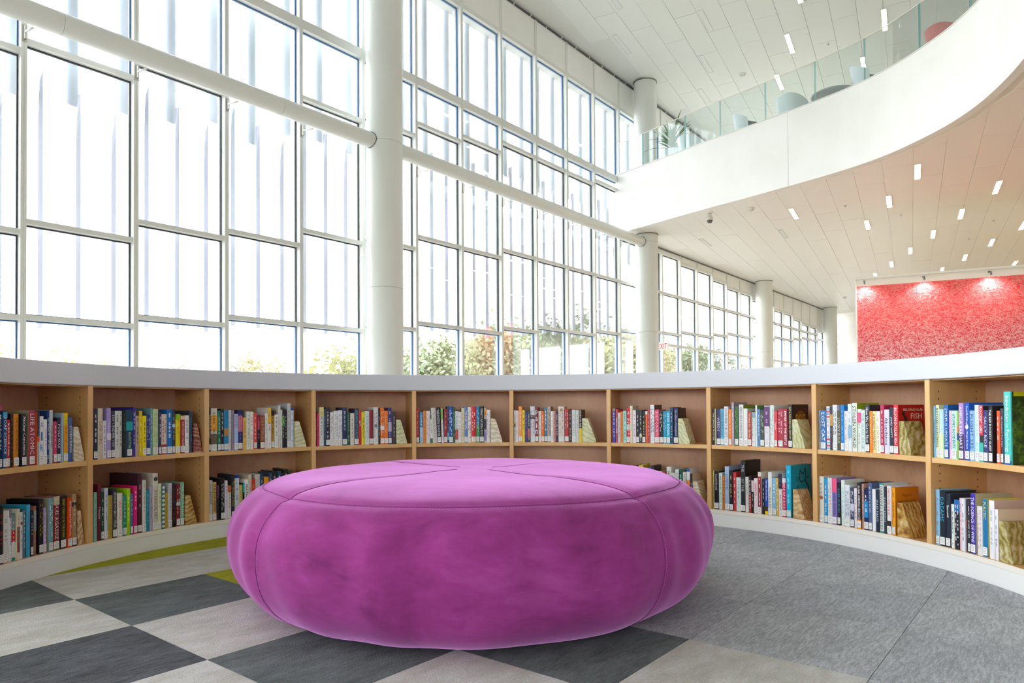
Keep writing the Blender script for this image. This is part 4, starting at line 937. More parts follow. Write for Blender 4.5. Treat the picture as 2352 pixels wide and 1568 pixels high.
sector(AL, AR, 90, RR + .004, RR + DEPTH + .03, .006, H_BASE - .021, 'plinth', mat('eeeeec', .45), 'white curved plinth under the ring of bookcases', 'plinth', .002)
HB_ = .0125
def frame_at(a, r): p = pol(r, a, 0); return Matrix(((math.sin(a), math.cos(a), 0, p[0]), (-math.cos(a), math.sin(a), 0, p[1]), (0, 0, 1, 0), (0, 0, 0, 1)))  # x right, y outward
def divider(root, i, inv):
    a = div_angle(i); M = inv @ frame_at(a, RR)
    d = MB().box(-HB_, HB_, .0015, DEPTH, H_BASE, H_BAND, 0, M).build('divider', WOOD_SIDE, root)
    MB().box(-HB_, HB_, -.001, .0015, H_BASE - .0, H_BAND, 0, M).build('edge_band', WOOD_EDGE, d)
    h = MB()
    for sx in (-1, 1):
        for y in (.045, DEPTH - .05):
            for k in range(20):
                z = .145 + k * .0315
                if abs(z - H_SHELF + .01) < .018: continue
                h.disc(M @ Vector((sx * (HB_ + .0006), y, z)), M.to_3x3() @ Vector((0, 1, 0)), Vector((0, 0, 1)), .0032, 8)
    h.build('pin_holes', mat('3a2a1a', .8), d)['kind'] = 'stuff'
for i in range(10):
    aL, aR = div_angle(i - 1), div_angle(i); am = (aL + aR) / 2; base = Vector(pol(RR, am, 0)); g = HB_ / RR + .0008
    u = thing('bookcase', 'maple bookcase unit with one middle shelf, %s bay of the ring from the left' % ORD[i], 'bookcase', base, group='bookcase units of the reading ring')
    inv = Matrix.Translation(-base)
    divider(u, i - 1, inv)
    if i == 9: divider(u, i, inv)
    s = arcbox(MB(), aL - g, aR + g, RR + .006, RR + DEPTH, H_SHELF - .022, H_SHELF, 10, base).build('shelf', WOOD_SIDE, u, fix=True)
    arcbox(MB(), aL - g, aR + g, RR + .004, RR + .006, H_SHELF - .022, H_SHELF, 10, base).build('edge_band', WOOD_EDGE, s, fix=True)
    s = arcbox(MB(), aL, aR, RR + .0045, RR + DEPTH, H_BASE - .02, H_BASE, 10, base).build('bottom_board', WOOD_SIDE, u, fix=True)
    arcbox(MB(), aL, aR, RR + .001, RR + .004, H_BASE - .021, H_BASE, 10, base).build('edge_band', mat('f2ece0', .4), s, fix=True)
    arcbox(MB(), aL + .002, aR - .002, RR + DEPTH + .0005, RR + DEPTH + .012, H_BASE, H_BAND, 10, base).build('back_panel', WOOD_BACK, u, fix=True)
    arcbox(MB(), aL - g, aR + g, RR + .012, RR + DEPTH, H_BAND - .005, H_BAND - .0005, 10, base).build('top_board', WOOD_SIDE, u, fix=True)

# ------------------------------------------------------------------ building one book
PAGES = mat('e9e3d4', .8); STICK = mat('f4f4f2', .5); INK = mat('8a8a8c', .7)
def m_forest():
    t = NT('forest_print'); v = t.mapping((1, 1, 1)); a = t.noise(v, 26, 6, .7, 1.0); b = t.noise(v, 9, 3, .6, .4)
    c = t.ramp(t.math('ADD', t.math('MULTIPLY', a, .5), t.math('MULTIPLY', b, .5)), [(.36, '16221a'), (.48, '2f4a22'), (.58, '5a8a34'), (.68, '8fb85a')]); t.l(c, t.b.inputs['Base Color']); t.b.inputs['Roughness'].default_value = .35; return t.m
FOREST = m_forest()
def parse(op):
    d = {'b': [], 'O': []}
    for w in op.split():
        if w == 's': d['s'] = 1
        elif w[0] == 'b': p = w[1:].split(':'); d['b'].append((float(p[0]), float(p[1]), p[2]))
        elif w[0] == 't': p = w[1:].split(':'); d['t'] = (float(p[0]), float(p[1]))
        elif w[0] == 'O': p = w[1:].split(':'); d['O'].append((float(p[0]), p[1]))
        elif w[0] in 'CDLQ': d[w[0]] = w[1:]
    return d
def shade(h, k): return ''.join('%02x' % max(0, min(255, int(int(h[i:i+2], 16) * k))) for i in (0, 2, 4))
WIDE = 0
def build_book(a, w, h, sb, hx, nm, ti, tc, op, zb, label, group):
    o = parse(op); dep = float(o.get('D', 0)) or min(.235, max(.135, h * random.uniform(.66, .72)))
    if h > .27 and 'D' not in o: dep = min(.23, h * .74)
    M = frame_at(a, RR + sb) @ Matrix.Translation(Vector((0, 0, zb)))
    if 'L' in o:
        ang = math.radians(float(o['L'])); M = M @ Matrix.Translation(Vector((w / 2, 0, 0))) @ Matrix.Rotation(-ang, 4, 'Y') @ Matrix.Translation(Vector((-w / 2, 0, 0))); M = Matrix.Translation(Vector((0, 0, .0))) @ M
    root = thing('book', label, 'book', mw=M, group=group)
    hw = w / 2; bul = min(.0022, w * .08); tk = min(.0022, w * .14)
    cov = o.get('C') or hx
    outer = [(-hw, dep), (-hw, bul), (-hw * .55, bul * .25), (0, 0), (hw * .55, bul * .25), (hw, bul), (hw, dep)]
    inner = [(-hw + tk, dep), (-hw + tk, bul + tk), (0, tk * 1.3), (hw - tk, bul + tk), (hw - tk, dep)]
    m = MB(); n1, n2 = len(outer), len(inner); m.v = [(x, y, 0) for x, y in outer] + [(x, y, h) for x, y in outer] + [(x, y, 0) for x, y in inner] + [(x, y, h) for x, y in inner]
    A, B, Ci, Di = 0, n1, 2 * n1, 2 * n1 + n2
    for k in range(n1 - 1): m.f.append((A + k, A + k + 1, B + k + 1, B + k)); m.mi.append(1 if k in (0, n1 - 2) else 0)
    for k in range(n2 - 1): m.f.append((Ci + k + 1, Ci + k, Di + k, Di + k + 1)); m.mi.append(1)
    for (P, Q, fl_) in ((B, Di, 1), (A, Ci, 0)):
        caps = [(P, P + 1, Q + 1, Q), (P + 1, P + 2, P + 3, Q + 2, Q + 1), (P + 3, P + 4, P + 5, Q + 3, Q + 2), (P + 5, P + 6, Q + 4, Q + 3)]
        for c in caps: m.f.append(c if fl_ else c[::-1]); m.mi.append(1)
    m.f.append((A, B, Di, Ci)); m.mi.append(1); m.f.append((Ci + n2 - 1, Di + n2 - 1, B + n1 - 1, A + n1 - 1)); m.mi.append(1)
    q = o.get('Q')
    m.build('cover', [mat(hx, .4), FOREST if q == '3' else mat(cov, .4)], root)
    MB().box(-hw + tk, hw - tk, bul + tk, dep - .003, .002, h - .0025).build('pages', PAGES, root)
    Y = -.0007; fz = lambda f: h * (1 - f)
    mats = {}
    for f0, f1, c in o['b']:
        mats.setdefault(c, MB()).box(-hw + .0002, hw - .0002, Y + .0003, bul * .9, fz(f1), fz(f0))
    for c, mb in mats.items(): mb.build('spine_band', mat(c, .4), root)
    if o['O']:
        mb = MB()
        for f, c in o['O']: mb.disc((0, Y - .0001, fz(f)), (1, 0, 0), (0, 0, 1), min(hw * .78, h * .045), 14)
        mb.build('spine_emblem', mat(o['O'][0][1], .4), root)
    stick = 's' in o; zs = .006 + .031
    if ti:
        t = ti.lstrip('!'); L = MB()
        f0, f1 = o.get('t', (.06, 1 - (zs + .008) / h if stick else .93))
        if t == '~':
            rnd = random.Random(hash((round(a * 1000), round(h * 1000))) & 0xffff)
            lines = [(0, .34)] if w < .02 or rnd.random() < .5 else [(-.2, .22), (.2, .22)]
            for cx, th in lines:
                p = f0 + rnd.uniform(.02, .12); end = f1 - rnd.uniform(0, .25)
                while p < end:
                    wl_ = rnd.uniform(.03, .11); q2 = min(p + wl_, f1)
                    x0 = cx * w - th * w / 2; x1 = cx * w + th * w / 2
                    nl = max(2, int((q2 - p) * h / .0042))
                    for i in range(nl):      # letter strokes
                        z1 = fz(p) - i * .0042; L.quad((x0, Y, z1 - .0026), (x1 - rnd.choice((0, .25)) * th * w, Y, z1 - .0026), (x1 - rnd.choice((0, .25)) * th * w, Y, z1), (x0, Y, z1))
                    p = q2 + rnd.choice((.02, .02, .03, .1))
        elif t[0] == '^':
            n = len(t) - 1; stepz = (f1 - f0) * h / n
            for i, ch in enumerate(t[1:]):
                L1 = MB(); put_text(L1, ch, (0, Y - .0004, fz(f0) - (i + .5) * stepz), (1, 0, 0), (0, 0, 1), w * .72, stepz * .74, stretch=1.5); L1.build('letter', mat(tc, .5), root)
        else:
            zc = (fz(f0) + fz(f1)) / 2
            put_text(L, t, (0, Y - .0004, zc), (0, 0, -1), (1, 0, 0), (f1 - f0) * h, w * .62)
        if L.v: L.build('lettering', mat(tc, .5), root)
    if stick:
        sw = min(w - .002, .024) / 2; xo = 0
        st = MB().box(-sw, sw, Y - .0008, Y - .0001, .006, zs).build('spine_label', STICK, root)
        k = MB()
        for i in range(4): k.quad((-sw * .65, Y - .0011, zs - .006 - i * .006), (sw * (.1 + .5 * ((i * 3) % 3 == 0)), Y - .0011, zs - .006 - i * .006), (sw * (.1 + .5 * ((i * 3) % 3 == 0)), Y - .0011, zs - .0045 - i * .006), (-sw * .65, Y - .0011, zs - .0045 - i * .006))
        k.build('call_number', INK, st)
    if q: cover_print(root, q, hw + .0006, dep, h)
    return root
def stroke(mb, pts, x, wd):
    for (y0, z0), (y1, z1) in zip(pts, pts[1:]):
        d = Vector((y1 - y0, z1 - z0)); l = d.length or 1; n = Vector((-d.y, d.x)) / l * wd / 2; e = d / l * wd * .3
        mb.quad((x, y0 - e.x + n.x, z0 - e.y + n.y), (x, y0 - e.x - n.x, z0 - e.y - n.y), (x, y1 + e.x - n.x, z1 + e.y - n.y), (x, y1 + e.x + n.x, z1 + e.y + n.y))
def arcpts(cy, cz, ry, rz, a, b, n=14): return [(cy + ry * math.cos(math.radians(a + (b - a) * k / n)), cz + rz * math.sin(math.radians(a + (b - a) * k / n))) for k in range(n + 1)]
def cover_print(root, q, x, dep, h):
    ey, ez = (0, 1, 0), (0, 0, 1)
    if q == '1':
        mb = MB(); mb.add([(x, p[0], p[1]) for p in arcpts(dep * .52, h * .56, dep * .36, h * .3, 0, 180, 18)], [tuple(range(19))]); mb.build('cover_picture', mat('7a4a1e', .4), root)
        mb = MB(); put_text(mb, 'DDT', (x + .0004, dep * .52, h * .68), ey, ez, dep * .56, h * .17, stretch=2); mb.build('cover_lettering', mat('d8a81e', .35), root)
    elif q == '2':
        mb = MB(); put_text(mb, 'BILLION-DOLLAR', (x, dep * .58, h * .9), ey, ez, dep * .74, h * .055, stretch=1.8); put_text(mb, 'FISH', (x, dep * .7, h * .77), ey, ez, dep * .42, h * .11, stretch=1.5); mb.build('cover_lettering', mat('f6e6d8', .4), root)
        mb = MB(); mb.add([(x, dep * y, h * z) for y, z in ((.16, .86), (.24, .88), (.26, .8), (.34, .74), (.36, .64), (.28, .6), (.24, .7), (.2, .78), (.14, .8))], [tuple(range(9))]); mb.build('cover_picture', mat('2a1c1c', .4), root)
    elif q == '3':
        MB().box(x - .0003, x + .0002, .012, dep - .0005, h * .935, h - .0005).build('cover_band', mat('b8b818', .35), root)
        MB().box(x - .0003, x + .0001, .0005, .006, .0005, h - .0005).build('cover_band', mat('48c8c0', .35), root)
    elif q == '4':
        mb = MB(); wd = .006
        stroke(mb, [(dep * .42, h * .8), (dep * .45, h * .9), (dep * .52, h * .83), (dep * .63, h * .83), (dep * .7, h * .93), (dep * .72, h * .8)], x, wd)
        stroke(mb, [(dep * .42, h * .8), (dep * .43, h * .7), (dep * .5, h * .66), (dep * .6, h * .68)], x, wd); stroke(mb, [(dep * .72, h * .8), (dep * .71, h * .7), (dep * .64, h * .7)], x, wd)
        stroke(mb, arcpts(dep * .58, h * .42, dep * .3, h * .26, 140, 205), x, wd * 1.2); stroke(mb, arcpts(dep * .58, h * .42, dep * .3, h * .28, 70, -30), x, wd * 1.3)
        stroke(mb, arcpts(dep * .3, h * .22, dep * .12, h * .1, 90, 280), x, wd)
        for dz in (-.03, 0, .03): stroke(mb, [(dep * .74, h * (.74 + dz * .4)), (dep * .9, h * (.76 + dz * 1.4))], x, .0022); stroke(mb, [(dep * .41, h * (.74 + dz * .4)), (dep * .26, h * (.72 + dz * 1.4))], x, .0022)
        mb.build('cover_drawing', mat('14242a', .4), root)
    elif q == '5':
        mb = MB(); put_text(mb, 'THE BOY', (x, dep * .5, h * .83), ey, ez, dep * .4, h * .05, stretch=1.6); put_text(mb, 'WHO HARNESSED', (x, dep * .5, h * .7), ey, ez, dep * .76, h * .05, stretch=1.6); mb.build('cover_lettering', mat('4a2608', .4), root)
    elif q == '6':
        mb = MB(); r = random.Random(3)
        for k in range(46):
            a = r.uniform(0, math.pi); rad = r.uniform(.1, 1); cy = dep * .55 + math.cos(a) * rad * dep * .2; cz = h * .66 + math.sin(a) * rad * h * .09
            s = .007; b = r.uniform(0, 6.28); mb.add([(x + .0002 * k / 46, cy + s * math.cos(b + t), cz + s * math.sin(b + t) * .7) for t in (0, 1.2, 2.2, 3.4, 4.6)], [(0, 1, 2, 3, 4)], k % 2)
        mb.build('cover_picture', [mat('2f5a22', .5), mat('4a7a30', .5)], root)
used = set(); AREA = {'U': 'upper', 'L': 'lower'}
def ttl(t):
    return '' if (not t or t == '~' or t[0] == '!') else t.lstrip('^')
def words(s): return len(s.replace('-', ' ').split())
for sh, (be, L) in SHELVES.items():
    bay = ORD[int(sh[1:])]; zb = H_SHELF if sh[0] == 'U' else H_BASE; grp = 'books on the %s shelf of the %s bookcase bay' % (AREA[sh[0]], bay)
    hs = sorted(b[2] for b in L)
    for i, b in enumerate(L):
        nm, T = b[5], ttl(b[6]); o = parse(b[8])
        place = '%s shelf of %s bay' % (AREA[sh[0]], bay)
        pv = L[i - 1][5] if i else None; nx = L[i + 1][5] if i + 1 < len(L) else None
        if pv and nx: rel = 'between %s and %s' % (pv, nx)
        elif nx: rel = 'leftmost, beside %s one' % nx
        else: rel = 'rightmost, beside %s one' % pv
        size = 'slim ' if b[1] < .0145 and not nm.startswith(('thin', 'small')) else ('thick ' if b[1] > .0285 and not nm.startswith('thick') else '')
        if T: lab = '%s book titled %s, %s' % (nm, T.title() if T.isupper() and len(T) > 4 else T, place)
        else: lab = '%s%s book %s, %s' % (size, nm, rel, place)
        if words(lab) > 16: lab = '%s book %s, %s' % (nm, rel, place)
        if words(lab) > 16: lab = '%s book, %s' % (nm, place)
        if lab in used: lab = lab.replace(' book ', ' labelled book ' if 's' in o else ' plain book ', 1)
        assert lab not in used, lab
        used.add(lab)
        build_book(*b, zb, lab, grp)

# ------------------------------------------------------------------ onyx bookends
def m_onyx(name, cols, rot, seed):
    t = NT(name); v = t.mapping((1, 1, 1), rot); w = t.n('TexWave', Scale=16.0, Distortion=7.0, Detail=3.0, _wave_type='BANDS'); w.inputs['Detail Scale'].default_value = 1.6; w.inputs['Phase Offset'].default_value = seed
    t.l(v, w.inputs['Vector']); n = t.noise(v, 14, 4, .6, 1.2)
    f = t.math('ADD', t.math('MULTIPLY', w.outputs['Fac'], .22), t.math('MULTIPLY', n, .78))
    t.l(t.ramp(f, [(.3, cols[0]), (.44, cols[1]), (.58, cols[2]), (.72, cols[3])]), t.b.inputs['Base Color']); t.b.inputs['Roughness'].default_value = .22; return t.m
ONYX = {'green': (('b0ac74', 'c6c896', 'd4d6b0', 'e2e0ca'), 'pale green'), 'cream': (('c8b08c', 'd6c8aa', 'e6dfc8', 'efe9da'), 'cream'), 'tan': (('a87442', 'cca878', 'dcc094', 'e6d4b4'), 'tan'), 'amber': (('8a5a28', 'b88c44', 'ccac68', 'ded2b4'), 'amber brown'),
        'red': (('6a3028', '8a4b42', 'a86a58', 'd2b89a'), 'reddish brown'), 'olive': (('7a6a2c', 'a09050', 'bcb280', 'd8d2b4'), 'olive green')}
BEK = {'U0': 'cream', 'U1': 'red', 'U2': 'green', 'U3': 'green', 'U4': 'cream', 'U5': 'green', 'U6': 'green', 'U7': 'green', 'U8': 'olive', 'L0': 'tan', 'L1': 'amber', 'L6': 'cream', 'L7': 'tan', 'L8': 'amber', 'L9': 'olive'}
q = 0
for sh, (be, L) in SHELVES.items():
    if not be: continue
    al, w, h = be; w /= 1000; h = .15; avail = (al - div_angle(int(sh[1:]))) * (RR + .012) - HB_ - .004
    wb = min(max(w, .064), avail, .088); wt = wb * .42; d = .105; zb = H_SHELF if sh[0] == 'U' else H_BASE
    key = BEK[sh]; m = MB(); x0 = .001
    prof = [(x0, 0), (x0 + wb, 0), (x0 + wb - .002, .018), (x0 + wt, h - .004), (x0 + wt - .006, h), (x0, h)]
    n = len(prof); m.v = [(x, 0, z) for x, z in prof] + [(x * (1.0 if x < .01 else .97), d, z) for x, z in prof]
    m.f = [tuple(range(n)), tuple(range(n, 2 * n))[::-1]] + [(k, n + k, n + (k + 1) % n, (k + 1) % n) for k in range(n)]; m.mi = [0] * len(m.f)
    o = m.build('bookend', m_onyx('onyx_' + key, ONYX[key][0], (0.2 * q, 1.2 + .3 * q, .4 * q), q * 1.7), fix=True); o.matrix_world = frame_at(al, RR + .013) @ Matrix.Translation(Vector((0, 0, zb))); bevel(o, .002, 2)
    tag(o, '%s banded onyx wedge bookend at the right end of the %s shelf, %s bay' % (ONYX[key][1], AREA[sh[0]], ORD[int(sh[1:])]), 'bookend', 'onyx wedge bookends'); q += 1

# ------------------------------------------------------------------ the big magenta pouf
def m_suede():
    t = NT('magenta_suede'); v = t.mapping((1, 1, 1)); a = t.noise(v, 3.2, 5, .62, .8); b = t.noise(t.mapping((1, 1, 2.2)), 11, 4, .6, .5); f = t.noise(v, 420, 2, .6)
    s = t.math('ADD', t.math('MULTIPLY', a, .65), t.math('MULTIPLY', b, .35))
    c = t.ramp(s, [(.34, '7a2a67'), (.45, '8c3476'), (.56, '983a83'), (.68, 'a44690')]); t.l(c, t.b.inputs['Base Color'])
    t.b.inputs['Roughness'].default_value = .85; t.b.inputs['Specular IOR Level'].default_value = .1
    t.b.inputs['Sheen Weight'].default_value = .8; t.b.inputs['Sheen Roughness'].default_value = .4; t.b.inputs['Sheen Tint'].default_value = lin('f6b0fa')
    t.bump(t.math('ADD', t.math('MULTIPLY', f, .3), t.math('MULTIPLY', b, .7)), .25, .006); return t.m
PC = Vector((-.147, 2.675, .006)); PR = .88
PROF = [(.0, .447), (.2, .4475), (.4, .4475), (.55, .445), (.66, .437), (.74, .423), (.79, .402), (.825, .372), (.853, .335), (.872, .29), (.88, .24), (.877, .19), (.865, .14), (.843, .095), (.81, .055), (.77, .025), (.73, .006), (.7, .0)]
def prof_at(s):
    s = max(0, min(1, s)) * (len(PROF) - 1); i = min(int(s), len(PROF) - 2); t = s - i
    p0, p1, p2, p3 = PROF[max(i - 1, 0)], PROF[i], PROF[i + 1], PROF[min(i + 2, len(PROF) - 1)]
    return tuple(.5 * (2 * p1[k] + (p2[k] - p0[k]) * t + (2 * p0[k] - 5 * p1[k] + 4 * p2[k] - p3[k]) * t * t + (3 * p1[k] - p0[k] - 3 * p2[k] + p3[k]) * t ** 3) for k in (0, 1))
SEAMS = [math.radians(x) for x in (-134.6, -47.5, 42, 134)]; S_SEAM = 5.6 / 17
def pouf_pt(a, s, extra=0):
    r, z = prof_at(s)
    side = max(0, min(1, (s - .3) / .2)); near = min(abs((a - x + math.pi) % (2 * math.pi) - math.pi) for x in SEAMS)
    w = .007 * side * math.sin(a * 17 + 2 * math.sin(a * 3)) * (1 - .4 * s) + .005 * side * math.sin(a * 31 + 5 * z) * math.exp(-((s - .5) / .25) ** 2)
    pinch = -.006 * math.exp(-(near / .035) ** 2) * (1 if s > .12 else s / .12) - .004 * math.exp(-((s - S_SEAM) / .02) ** 2)
    n3 = mnoise.noise(Vector((math.cos(a) * 2.2, math.sin(a) * 2.2, s * 5)))
    r2 = max(r + (w + pinch * .8 + .006 * n3 * side + extra) * min(1, r / .2), 0); z2 = z
    if s < .36: z2 += (pinch * .8 + .006 * mnoise.noise(Vector((math.cos(a) * r * 3.4, math.sin(a) * r * 3.4, 2)))) * min(1, r / .15) + extra * (1 - side)
    return (r2 * math.cos(a), r2 * math.sin(a), max(z2, 0))
po = thing('pouf', 'huge round magenta suede floor pouf in the middle of the reading ring', 'ottoman', PC)
m = MB(); NA, NS = 288, 80
for i in range(NS + 1):
    s = i / NS
    for k in range(NA): m.v.append(pouf_pt(2 * math.pi * k / NA, max(s, .004)))
for i in range(NS):
    for k in range(NA): m.f.append((i * NA + k, (i + 1) * NA + k, (i + 1) * NA + (k + 1) % NA, i * NA + (k + 1) % NA)); m.mi.append(0)
m.f.append(tuple(range(NA))); m.mi.append(0); m.f.append(tuple(range(NS * NA, (NS + 1) * NA))[::-1]); m.mi.append(0)
m.build('cover', m_suede(), po, True, True)
SEAM_M = mat('86337a', .9); ST_M = mat('d27cc8', .8)
def seam(pts, off=None): MB().tube(pts, .0016, 6, closed=False).build('seam', SEAM_M, po, True)
seam([pouf_pt(2 * math.pi * k / 240, S_SEAM, .0006) for k in range(241)])
for a in SEAMS:
    seam([pouf_pt(a, S_SEAM + (1 - S_SEAM) * k / 40, .0006) for k in range(41)]); seam([pouf_pt(a, .03 + (S_SEAM - .03) * k / 40, .0008) for k in range(41)])
st = MB()
for k in range(520):
    a = 2 * math.pi * k / 520; st.tube([pouf_pt(a, S_SEAM + .012, .0012), pouf_pt(a + .007, S_SEAM + .012, .0012)], .0007, 4)
for a in SEAMS:
    for k in range(70): s = S_SEAM + .02 + (1 - S_SEAM - .06) * k / 70; st.tube([pouf_pt(a + .009, s, .001), pouf_pt(a + .009, s + .005, .001)], .0007, 4)
st.build('stitching', ST_M, po)['kind'] = 'stuff'

# ------------------------------------------------------------------ red mural on a free-standing wall
MX = Vector((.8974, -.4412, 0)); MN = Vector((-.4412, -.8974, 0)); MO = Vector((8.34, 16.7, 0))
MMW = Matrix(((MX.x, -MN.x, 0, MO.x), (MX.y, -MN.y, 0, MO.y), (0, 0, 1, 0), (0, 0, 0, 1)))   # x along, y away from viewer
def m_mural():
    t = NT('red_grass_print'); sep = t.n('SeparateXYZ'); t.l(t.co.outputs['Object'], sep.inputs[0]); z = sep.outputs[2]
    low = t.n('MapRange'); t.l(z, low.inputs[0]); low.inputs[1].default_value = 2.9; low.inputs[2].default_value = 1.5; low.inputs[3].default_value = 0; low.inputs[4].default_value = 1
    base = t.ramp(t.noise(t.mapping((.6, 1, 1.4)), 1.6, 3), [(.35, 'ee3440'), (.6, 'f4444c')]); base = t.mix(t.math('MULTIPLY', low.outputs[0], .8), base, 'cc2450')
    acc = None
    for i, (sx, sz, sc, wd, ds) in enumerate(((1.0, 2.2, 5, .02, 1.2), (1.2, 1.9, 7, .026, 1.6), (.8, 1.6, 9, .03, 1.0), (1, 1.2, 3, .014, 2.2), (1.2, 1.0, 4.5, .018, 2.4))):
        v = t.n('Mapping'); v.inputs['Scale'].default_value = (sx, 1, sz); v.inputs['Location'].default_value = (i * 7.3, i * 3.1, i * 5.7); v.inputs['Rotation'].default_value = (0, (-.5, .4, .9, -.9, .2, -.1)[i], 0); t.l(t.co.outputs['Object'], v.inputs[0])
        n = t.noise(v.outputs[0], sc, 2.0, .5, ds); d = t.math('ABSOLUTE', t.math('SUBTRACT', n, .5))
        mk = t.n('MapRange'); t.l(d, mk.inputs[0]); mk.inputs[1].default_value = wd; mk.inputs[2].default_value = wd * .3; mk.inputs[3].default_value = 0; mk.inputs[4].default_value = 1
        acc = mk.outputs[0] if acc is None else t.math('MAXIMUM', acc, mk.outputs[0])
    st_ = t.math('MULTIPLY', acc, t.math('ADD', .58, t.math('MULTIPLY', low.outputs[0], .42)))
    line = t.mix(low.outputs[0], 'fbb0ae', 'fbe6ee'); t.l(t.mix(st_, base, line), t.b.inputs['Base Color']); t.b.inputs['Roughness'].default_value = .5; return t.m
mw_ = thing('mural_wall', 'free standing white wall carrying a red grass print, far right beyond the bookcases', 'wall', mw=MMW, kind='structure')
MB().box(0, 5.5, 0, .35, 0, 3.71).build('wall_panel', WHITE, mw_)
MB().box(.03, 5.47, -.02, 0, .25, 3.54).build('mural_print', m_mural(), mw_)['label'] = 'red print of tangled pale grass blades'
MB().box(-.01, 5.51, -.03, .36, 3.71, 3.76).build('cornice', mat('e6eaec', .5), mw_)
for k, rt in enumerate((.5121, .598, .6934)):
    x = (rt * 16.7 - 8.34) / (.8974 + .4412 * rt); t = thing('picture_light', 'small chrome arm spotlight above the red mural, %s from the left' % ORD[k], 'light', mw=MMW @ Matrix.Translation(Vector((x, 0, 3.66))), group='spotlights above the red mural')
    MB().tube([(0, -.005, 0), (.0, -.2, -.04)], .008, 8).build('arm', mat('b8bcbe', .3, .8), t, True); MB().tube([(0, -.2, -.03), (0, -.25, -.1)], .02, 10).build('lamp_head', mat('8a8e90', .3, .6), t, True); MB().box(-.02, .02, -.008, 0, -.02, .02).build('mount', mat('6a6e70', .4, .6), t)
    ld = bpy.data.lights.new('lamp_beam', 'SPOT'); ld.energy = 16; ld.spot_size = 2.5; ld.spot_blend = .9; ld.shadow_soft_size = .03; ld.color = (1, .95, .88)
    lo_ = link('lamp_beam', ld, t, Matrix.Translation(Vector((0, -.27, -.13))) @ Matrix.Rotation(math.radians(24), 4, 'X'))

# ------------------------------------------------------------------ exit sign
ep = WP(12.665 * SP, .32, 2.39)
t = thing('exit_sign', 'white exit sign with red letters beside the second column', 'sign', mw=Matrix(((DV.x, DU.x, 0, ep.x), (DV.y, DU.y, 0, ep.y), (0, 0, 1, ep.z), (0, 0, 0, 1))))
MB().box(-.17, .17, -.02, .02, -.11, .11).build('housing', mat('f2efec', .4), t); MB().box(-.25, -.17, -.012, .012, .05, .08).build('bracket', WHITE_METAL, t)
L = MB(); put_text(L, 'EXIT', (0, -.0215, 0), (1, 0, 0), (0, 0, 1), .28, .16, stretch=1.6); L.build('lettering', mat('e01f2d', .4), t); MB().add([(.145, -.0215, .02), (.145, -.0215, -.02), (.165, -.0215, 0)], [(0, 1, 2)]).build('arrow', mat('e01f2d', .4), t)

# ------------------------------------------------------------------ mezzanine furniture
def tub_chair(x, y, rot, shellc, liningc, label):
    t = thing('tub_chair', label, 'chair', (x, y, Z_MEZ), rot, 'tub chairs on the balcony'); NB = 28
    def ring(off, lo):
        rows = []
        for j in range(7):
            f = j / 6; row = []
            for k in range(NB + 1):
                ph = math.radians(-118 + 236 * k / NB); ap = abs(ph) / 2.06; top = .71 - .2 * max(0, (ap - .35) / .65) ** 1.6
                z = lo + (top - lo) * f; r = (.27 + .08 * f ** .7) + off; row.append((-r * math.cos(ph) - .03 * f * f, r * math.sin(ph), z))
            rows.append(row)
        return rows
    o_, i_ = ring(0, .22), ring(-.022, .25)
    for nm, R, c, fl2 in (('shell', o_, shellc, 0), ('lining', i_, liningc, 1)):
        m = MB()
        for row in R: m.v += row
        n = NB + 1
        for j in range(6):
            for k in range(NB): m.f.append((j * n + k, j * n + k + 1, (j + 1) * n + k + 1, (j + 1) * n + k)); m.mi.append(0)
        m.build(nm, mat(c, .4), t, True)
    m = MB(); m.v = o_[6] + i_[6]; n = NB + 1; m.f = [(k, k + 1, n + k + 1, n + k) for k in range(NB)]; m.mi = [0] * NB; m.build('rim', mat(shellc, .4), t)
    MB().lathe([(.0, .3), (.26, .3), (.28, .34), (.26, .38), (.0, .39)], 24).build('seat', mat(liningc, .6), t, True)
    MB().lathe([(.03, .03), (.03, .3)], 14).build('pedestal', mat('a8acae', .3, .8), t); MB().lathe([(.24, 0), (.24, .015), (.05, .03)], 24).build('base', mat('b0b4b6', .3, .8), t)
tub_chair(5.42, 15.55, math.radians(-52), 'eef2f5', '9a9ea4', 'white tub chair with grey lining, lower one above the fascia joint')
tub_chair(6.12, 14.78, math.radians(8), 'eef4f4', 'd8d4d2', 'white tub chair turned away, left of the round balcony table')
tub_chair(7.02, 13.35, math.radians(-58), 'eef2f5', '9a9ea4', 'white tub chair with grey lining, right of the round balcony table')
tub_chair(4.5, 17.0, math.radians(15), 'f2f5f8', 'dadee4', 'small far white tub chair beside the balcony plant')
tub_chair(7.72, 12.05, math.radians(-12), 'e8524e', '7a5a5a', 'red tub chair near the top right corner on the balcony')
t = thing('side_table', 'round grey low table between two white chairs on the balcony', 'table', (6.72, 14.25, Z_MEZ))
MB().lathe([(.0, .52), (.43, .52), (.45, .535), (.43, .55), (.0, .55)], 36).build('table_top', mat('c4c8ca', .35), t, True); MB().lathe([(.035, .02), (.035, .52)], 14).build('pedestal', mat('a8acae', .3, .8), t); MB().lathe([(.26, 0), (.26, .02), (.04, .03)], 28).build('base', mat('a8acae', .3, .8), t)
pt = thing('potted_plant', 'spiky green potted plant behind the guardrail beside the second column', 'plant', (4.12, 17.5, Z_MEZ))
MB().lathe([(.17, 0), (.24, .55), (.25, .6), (.22, .6), (.21, .54), (.0, .53)], 24).build('pot', mat('eef0f2', .4), pt, True); MB().tube([(0, 0, .5), (.02, 0, .8)], .03, 8).build('stem', mat('8a7a52', .8), pt)
rp = random.Random(5)
